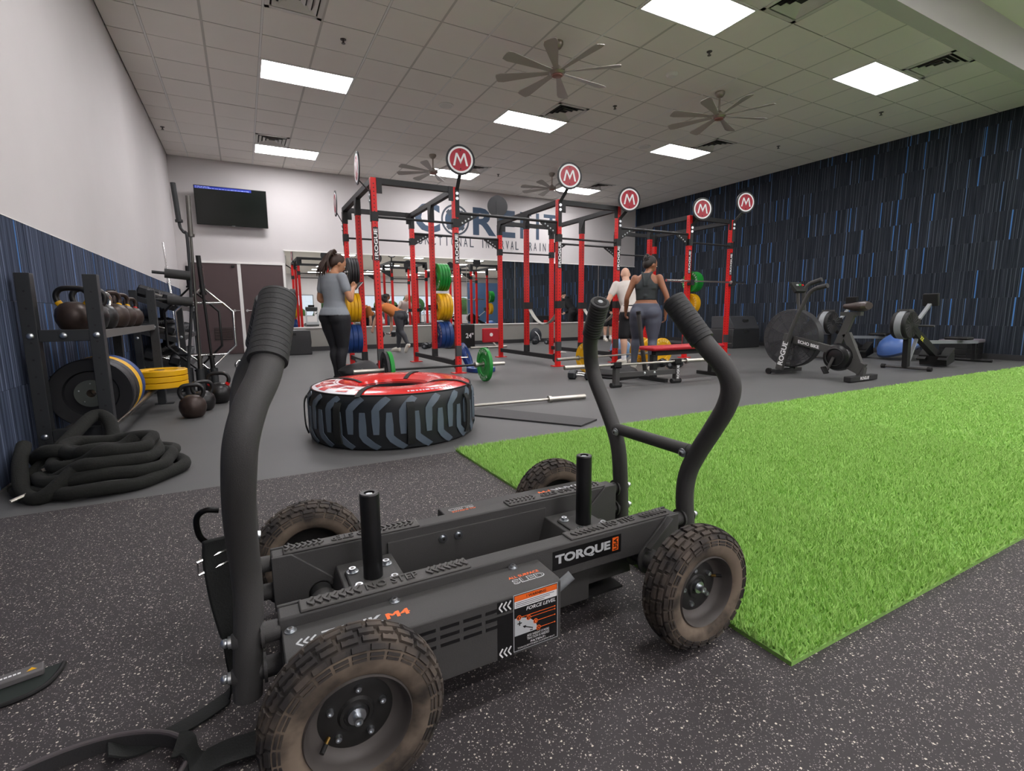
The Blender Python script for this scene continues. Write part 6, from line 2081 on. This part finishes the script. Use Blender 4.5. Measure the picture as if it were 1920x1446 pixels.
def person(label, loc, rz, H=1.68, lean=0.0, twist=0.0, arms=None, legs=None, head=(0, 0), skin='skin_tan', top='tee', topm='tee_grey', low='leggings', lowm='leggings_black', shoes='shoe_black', hair='pony', hairm='hair_brown', male=False, pelvis=(0, 0, 0.90), wr=1.0):
    s = H / 1.68
    t = thing('person', label, 'person', loc, rz)
    PV = Vector(pelvis)
    UP = Matrix.Translation(PV) @ Matrix.Rotation(twist, 4, 'Z') @ Matrix.Rotation(-lean, 4, 'X') @ Matrix.Translation(-Vector((0, 0, 0.90)))
    sw = (1.10 if male else 1.0)
    hw = (0.88 if male else 1.0) * wr
    rings = [(0.93, 0.160 * hw, 0.115), (1.00, 0.140 * hw, 0.102), (1.07, 0.132 * sw, 0.098), (1.15, 0.142 * sw, 0.104), (1.24, 0.160 * sw, 0.112), (1.32, 0.172 * sw, 0.105), (1.38, 0.155 * sw, 0.088), (1.42, 0.095 * sw, 0.070), (1.45, 0.056, 0.056)]
    hips = [(0.78, 0.10 * hw, 0.085), (0.82, 0.155 * hw, 0.115), (0.88, 0.178 * hw, 0.125), (0.94, 0.165 * hw, 0.118), (1.00, 0.142 * hw, 0.104)]
    def torso(gr, z0=0, z1=2, rs=rings):
        mb = MB()
        mb.loft([((0, 0.0, z), rx + gr, ry + gr) for z, rx, ry in rs if z0 <= z <= z1], 24)
        return mb.xf(UP)
    SH = {q: UP @ Vector((q * 0.172 * sw, -0.005, 1.365)) for q in (-1, 1)}
    HP = {q: PV + Vector((q * 0.088 * hw, 0, -0.045)) for q in (-1, 1)}
    arms = arms or {}
    legs = legs or {}
    AR, LG = {}, {}
    for q in (-1, 1):
        e, w_ = arms.get(q, ((q * 0.24, -0.01, 1.08), (q * 0.25, 0.06, 0.84)))
        AR[q] = (SH[q], Vector(e), Vector(w_))
        k_, a_, toe = legs.get(q, ((q * 0.09, 0.02, 0.48), (q * 0.09, -0.02, 0.085), (q * 0.105, 0.15, 0.03)))
        LG[q] = (HP[q], Vector(k_), Vector(a_), Vector(toe))
    def legs_mb(mb, g, end=1.0, q_only=None):
        for q in (-1, 1):
            h, k_, a_, toe = LG[q]
            th = h.lerp(k_, 0.35)
            cf = k_.lerp(a_, 0.30) + Vector((0, -0.018, 0))
            pts = [h, th, k_, cf, k_.lerp(a_, 0.68), a_]
            rs = [0.100 * hw + g, 0.094 * hw + g, 0.061 + g, 0.058 + g, 0.043 + g, 0.036 + g]
            if end < 1:
                pts, rs = [h, th, h.lerp(k_, end)], [0.10 * hw + g, 0.094 * hw + g, 0.085 + g]
            limb(mb, pts, rs)
    def glutes(mb, g):
        for q in (-1, 1):
            mb.ball(PV + Vector((q * 0.078 * hw, -0.045, -0.04)), (0.095 * hw + g, 0.098 + g, 0.10 + g), 16, 10)
    # body
    b = torso(0, 0.9, 2)
    b.join(MB().loft([((0, 0, z), rx, ry) for z, rx, ry in hips], 24).xf(Matrix.Translation(PV - Vector((0, 0, 0.90)))))
    glutes(b, 0)
    legs_mb(b, 0)
    for q in (-1, 1):
        S_, E_, W_ = AR[q]
        k = 1.12 if male else 1.0
        limb(b, [S_, S_.lerp(E_, 0.4), E_, E_.lerp(W_, 0.35), W_], [0.055 * k, 0.046 * k, 0.037 * k, 0.039 * k, 0.026 * k])
        h, k_, a_, toe = LG[q]
        b.tube([a_ + Vector((0, -0.03, -0.03)), a_.lerp(toe, 0.5), toe], [0.036, 0.036, 0.026], 12)
        pn = Vector((-q, 0.2, 0))
        d = (W_ - E_).normalized()
        hand(b, W_, d, pn if abs(d.z) > 0.5 else Vector((-q * 0.3, 0.2, 0.6)), 1 if q > 0 else -1, 0.55, 1.0)
    yaw, nod = head
    NB = UP @ Vector((0, -0.005, 1.42))
    HM = Matrix.Translation(NB) @ Matrix.Rotation(twist, 4, 'Z') @ Matrix.Rotation(yaw, 4, 'Z') @ Matrix.Rotation(-nod - lean * 0.6, 4, 'X')
    hd = MB()
    hd.cyl((0, 0, -0.05), (0, 0.018, 0.08), 0.052 if not male else 0.06, n=16)
    hd.ball((0, 0.015, 0.165), (0.074, 0.092, 0.105), 20, 14)
    hd.ball((0, 0.045, 0.105), (0.056, 0.062, 0.062), 16, 10)
    hd.ball((0, 0.108, 0.135), (0.012, 0.018, 0.022), 10, 7)
    hd.ball((0, 0.090, 0.178), (0.045, 0.02, 0.014), 10, 7)
    for q in (-1, 1):
        hd.ball((q * 0.076, 0.005, 0.140), (0.010, 0.020, 0.030), 10, 7)
    b.join(hd, HM)
    body = remesh('body', b, skin, t, 0.009, 5)
    f = MB()
    for q in (-1, 1):
        f.ball(HM @ Vector((q * 0.030, 0.098, 0.155)), (0.010, 0.008, 0.007), 10, 7)
    obj('eyes', f, 'eye_white', body)
    f = MB()
    for q in (-1, 1):
        f.ball(HM @ Vector((q * 0.030, 0.105, 0.155)), 0.0048, 8, 6)
    obj('pupils', f, 'black', body)
    obj('mouth', MB().ball(HM @ Vector((0, 0.103, 0.095)), (0.022, 0.008, 0.007), 12, 7), 'lips', body)
    # lower clothing
    p = MB().loft([((0, 0, z), rx + 0.008, ry + 0.008) for z, rx, ry in hips], 24).xf(Matrix.Translation(PV - Vector((0, 0, 0.90))))
    p.join(MB().loft([((0, 0, z), rx + 0.008, ry + 0.008) for z, rx, ry in ((0.93, 0.158 * hw, 0.115), (0.97, 0.149 * hw, 0.108), (1.00, 0.141 * hw, 0.103))], 24).xf(UP))
    glutes(p, 0.008)
    legs_mb(p, 0.008, 1.0 if low == 'leggings' else 0.92)
    remesh(low, p, lowm, t, 0.012, 5)
    # upper clothing
    if top in ('tee', 'hoodie'):
        u = torso(0.016, 0.93, 1.43)
        sl = 0.52 if top == 'tee' else 1.0
        for q in (-1, 1):
            S_, E_, W_ = AR[q]
            if top == 'tee':
                limb(u, [S_, S_.lerp(E_, 0.3), S_.lerp(E_, sl)], [0.068, 0.064, 0.062])
            else:
                limb(u, [S_, S_.lerp(E_, 0.5), E_, E_.lerp(W_, 0.9)], [0.072, 0.066, 0.058, 0.045])
        if top == 'hoodie':
            u.ball(UP @ Vector((0, -0.07, 1.42)), (0.10, 0.07, 0.07), 14, 10)
        glow = MB()
        if lean < 0.6:
            u.join(MB().loft([((0, 0, z), rx + 0.022, ry + 0.022) for z, rx, ry in ((0.885, 0.176 * hw, 0.142), (0.93, 0.165 * hw, 0.128), (0.98, 0.142 * hw, 0.108))], 24).xf(Matrix.Translation(PV - Vector((0, 0.012, 0.90)))))
        remesh('shirt' if top == 'tee' else 'hoodie', u, topm, t, 0.011, 5)
    elif top == 'tank':
        u = MB()
        tr = [(1.045, 0.136, 0.102), (1.12, 0.140, 0.104), (1.18, 0.150, 0.110), (1.24, 0.160, 0.114), (1.28, 0.162, 0.112)]
        u.loft([((0, 0, z), rx + 0.010, ry + 0.010) for z, rx, ry in tr], 24)
        for q in (-1, 1):                     # racer back straps joining between the shoulder blades
            u.tube(crv([(q * 0.02, -0.115, 1.24), (q * 0.030, -0.112, 1.32), (q * 0.055, -0.085, 1.41), (q * 0.065, -0.01, 1.435), (q * 0.075, 0.07, 1.37), (q * 0.08, 0.105, 1.27)], 4), [(0.026, 0.016)] * 21, 10)
        u.loft([((0, -0.068, 1.20), 0.15, 0.055), ((0, -0.068, 1.26), 0.135, 0.056), ((0, -0.064, 1.32), 0.10, 0.056), ((0, -0.050, 1.38), 0.07, 0.054), ((0, -0.035, 1.435), 0.055, 0.046)], 20)
        u.ball((0, -0.108, 1.10), (0.035, 0.02, 0.025), 10, 7)
        u.xf(UP)
        remesh('tank_top', u, topm, t, 0.010, 4)
    # hair
    if hair in ('pony', 'bun'):
        h = MB()
        h.ball((0, -0.008, 0.182), (0.083, 0.094, 0.100), 18, 12)
        h.ball((0, -0.060, 0.150), (0.070, 0.055, 0.085), 14, 10)
        hp = remesh('hair', h.xf(HM), hairm, t, 0.012, 3)
        ps = MB()
        random.seed(9)
        if hair == 'pony':
            for k in range(40):
                a, c_ = random.uniform(-0.05, 0.05), random.uniform(-0.04, 0.04)
                L = random.uniform(0.7, 1.25)
                ps.tube(crv([HM @ Vector((a * 0.5, -0.075, 0.225 + c_)), HM @ Vector((a, -0.125, 0.24 + c_ * 0.6)), HM @ Vector((a * 1.8 - 0.02, -0.150, 0.13)), HM @ Vector((a * 2 - 0.03, -0.125 + c_, 0.13 - 0.13 * L)), HM @ Vector((a * 1.6 - 0.03, -0.105 + c_, 0.13 - 0.20 * L))], 4), [0.014] * 8 + [0.012] * 5 + [0.008, 0.006, 0.004, 0.002], 6)
        else:
            ps.ball(HM @ Vector((0, -0.085, 0.215)), (0.045, 0.045, 0.045), 12, 9)
            for k in range(10):
                a = k * 2 * PI / 10
                ps.tube(crv([HM @ Vector((0.03 * math.cos(a), -0.10, 0.215 + 0.03 * math.sin(a))), HM @ Vector((0.05 * math.cos(a + 0.5), -0.11, 0.215 + 0.05 * math.sin(a + 0.5))), HM @ Vector((0.055 * math.cos(a + 1), -0.085, 0.215 + 0.055 * math.sin(a + 1)))], 4), 0.010, 6)
        o = obj('ponytail' if hair == 'pony' else 'hair_bun', ps, hairm, t)
        o['kind'] = 'stuff'
    elif hair == 'cap':
        h = MB()
        h.ball((0, 0.005, 0.195), (0.085, 0.102, 0.088), 18, 12)
        h.bc((0, 0.135, 0.205), (0.13, 0.10, 0.012), (R(8), 0, 0))
        remesh('cap', h.xf(HM), 'hoodie', t, 0.009, 3)
    # shoes
    for q in (-1, 1):
        h, k_, a_, toe = LG[q]
        fd = Vector((toe.x - a_.x, toe.y - a_.y, toe.z - a_.z + 0.055)).normalized()
        m_ = MB()
        m_.tube(crv([a_ - fd * 0.045 + Vector((0, 0, -0.025)), a_ + Vector((0, 0, -0.02)), a_.lerp(toe, 0.5) + Vector((0, 0, 0.005)), toe + Vector((0, 0, 0.012)), toe + fd * 0.05 + Vector((0, 0, 0.005))], 3), [0.040, 0.044, 0.047, 0.048, 0.048, 0.048, 0.047, 0.047, 0.046, 0.044, 0.042, 0.036, 0.028], 14)
        m_.tube([a_ + Vector((0, 0, -0.03)), a_ + Vector((0, 0, 0.012))], [0.05, 0.045], 14)
        sh = remesh('shoe', m_, shoes, t, 0.009, 3)
        zb = -0.085
        sl_ = MB().ribbon([a_ - fd * 0.05 + Vector((0, 0, -0.068)), a_.lerp(toe, 0.6) + Vector((0, 0, -0.052 + 0.02)), toe + fd * 0.06 + Vector((0, 0, -0.02))], Vector((1, 0, 0)), 0.075, 0.018)
        obj('sole', sl_, 'sole', sh)
        if shoes == 'shoe_white' or low == 'shorts':
            obj('sock', MB().cyl(a_, a_ + (k_ - a_).normalized() * 0.10, 0.042, n=14), 'white', t)
    t.scale = (s, s, s)
    return t

# woman looking at her phone
pw = person('woman in grey t-shirt and black leggings holding a phone behind the tire', (1.06, 6.86, 0), R(-54), 1.68, twist=R(-4), head=(R(-20), R(28)), skin='skin_tan', top='tee', topm='tee_grey', lowm='leggings_black', hair='pony', hairm='hair_brown', wr=1.16,
            arms={1: ((0.255, 0.02, 1.09), (0.13, 0.21, 1.22)), -1: ((-0.25, 0.0, 1.09), (-0.04, 0.19, 1.16))},
            legs={1: ((0.075, 0.03, 0.47), (0.055, -0.01, 0.085), (0.07, 0.15, 0.03)), -1: ((-0.07, 0.04, 0.47), (-0.045, 0.03, 0.085), (-0.07, 0.19, 0.03))})
ph = thing('phone', 'pale mobile phone held up by the woman in grey', 'phone', (1.06, 6.86, 0), R(-54))
obj('case', MB().bc((0.105, 0.335, 1.275), (0.078, 0.010, 0.155), (R(-48), 0, R(-10))), 'print_grey', ph, bev=0.004)
obj('screen', MB().bc((0.105, 0.3305, 1.281), (0.070, 0.004, 0.142), (R(-48), 0, R(-10))), 'black_gloss', ph, smooth=0)
# woman in the racer-back tank
person('woman in black racer-back tank and slate leggings walking past the red bench', (5.27, 5.62, 0), R(-46), 1.70, lean=R(4), twist=R(-4), head=(R(-45), R(16)), skin='skin_brown', top='tank', topm='tank_black', lowm='leggings_slate', shoes='shoe_white', hair='bun', hairm='hair_dark', wr=1.2,
       arms={1: ((0.29, -0.03, 1.10), (0.28, 0.05, 0.85)), -1: ((-0.275, 0.02, 1.10), (-0.30, 0.16, 0.90))},
       legs={1: ((0.11, 0.0, 0.48), (0.10, -0.06, 0.085), (0.115, 0.11, 0.03)), -1: ((-0.14, 0.20, 0.50), (-0.16, 0.12, 0.11), (-0.17, 0.28, 0.06))}, pelvis=(0, 0, 0.91))
# man in the white shirt
person('man in white t-shirt and black shorts bending beside the middle rack', (5.74, 6.50, 0), R(-18), 1.70, lean=R(20), head=(R(-10), R(15)), skin='skin_light', top='tee', topm='tee_white', low='shorts', lowm='shorts_black', shoes='shoe_white', hair='none', male=True,
       arms={-1: ((-0.34, 0.12, 1.06), (-0.26, 0.36, 1.00)), 1: ((0.30, 0.18, 1.05), (0.20, 0.40, 1.00))})
# lunging woman in orange before the mirror
person('woman in orange top and charcoal leggings bending forward on one leg before the mirror', (3.16, 11.75, 0), R(34), 1.66, lean=R(66), head=(0, R(-25)), skin='skin_light', top='tee', topm='top_orange', lowm='leggings_char', shoes='shoe_white', hair='bun', hairm='hair_dark', pelvis=(0, -0.17, 0.88),
       arms={1: ((0.22, 0.30, 0.72), (0.20, 0.30, 0.50)), -1: ((-0.22, 0.42, 0.76), (-0.20, 0.52, 0.56))},
       legs={1: ((0.08, -0.03, 0.47), (0.07, -0.02, 0.085), (0.08, 0.15, 0.03)), -1: ((-0.10, -0.26, 0.50), (-0.10, -0.46, 0.20), (-0.10, -0.40, 0.06))})
dumbbell(TR((3.06, 12.10, 0.42), R(0)) @ Matrix.Rotation(R(30), 4, 'X'), 1.3, 'hex dumbbell hanging in the hand of the woman in orange')
# person in a black hoodie bending near the mirror
person('person in black hoodie, cap and shorts bending in front of the mirror', (10.0, 12.3, 0), R(165), 1.74, lean=R(38), head=(0, R(10)), skin='skin_light', top='hoodie', topm='hoodie', low='shorts', lowm='shorts_black', shoes='shoe_white', hair='cap', male=True,
       arms={1: ((0.28, 0.30, 0.98), (0.16, 0.46, 0.86)), -1: ((-0.28, 0.30, 0.98), (-0.16, 0.46, 0.86))})
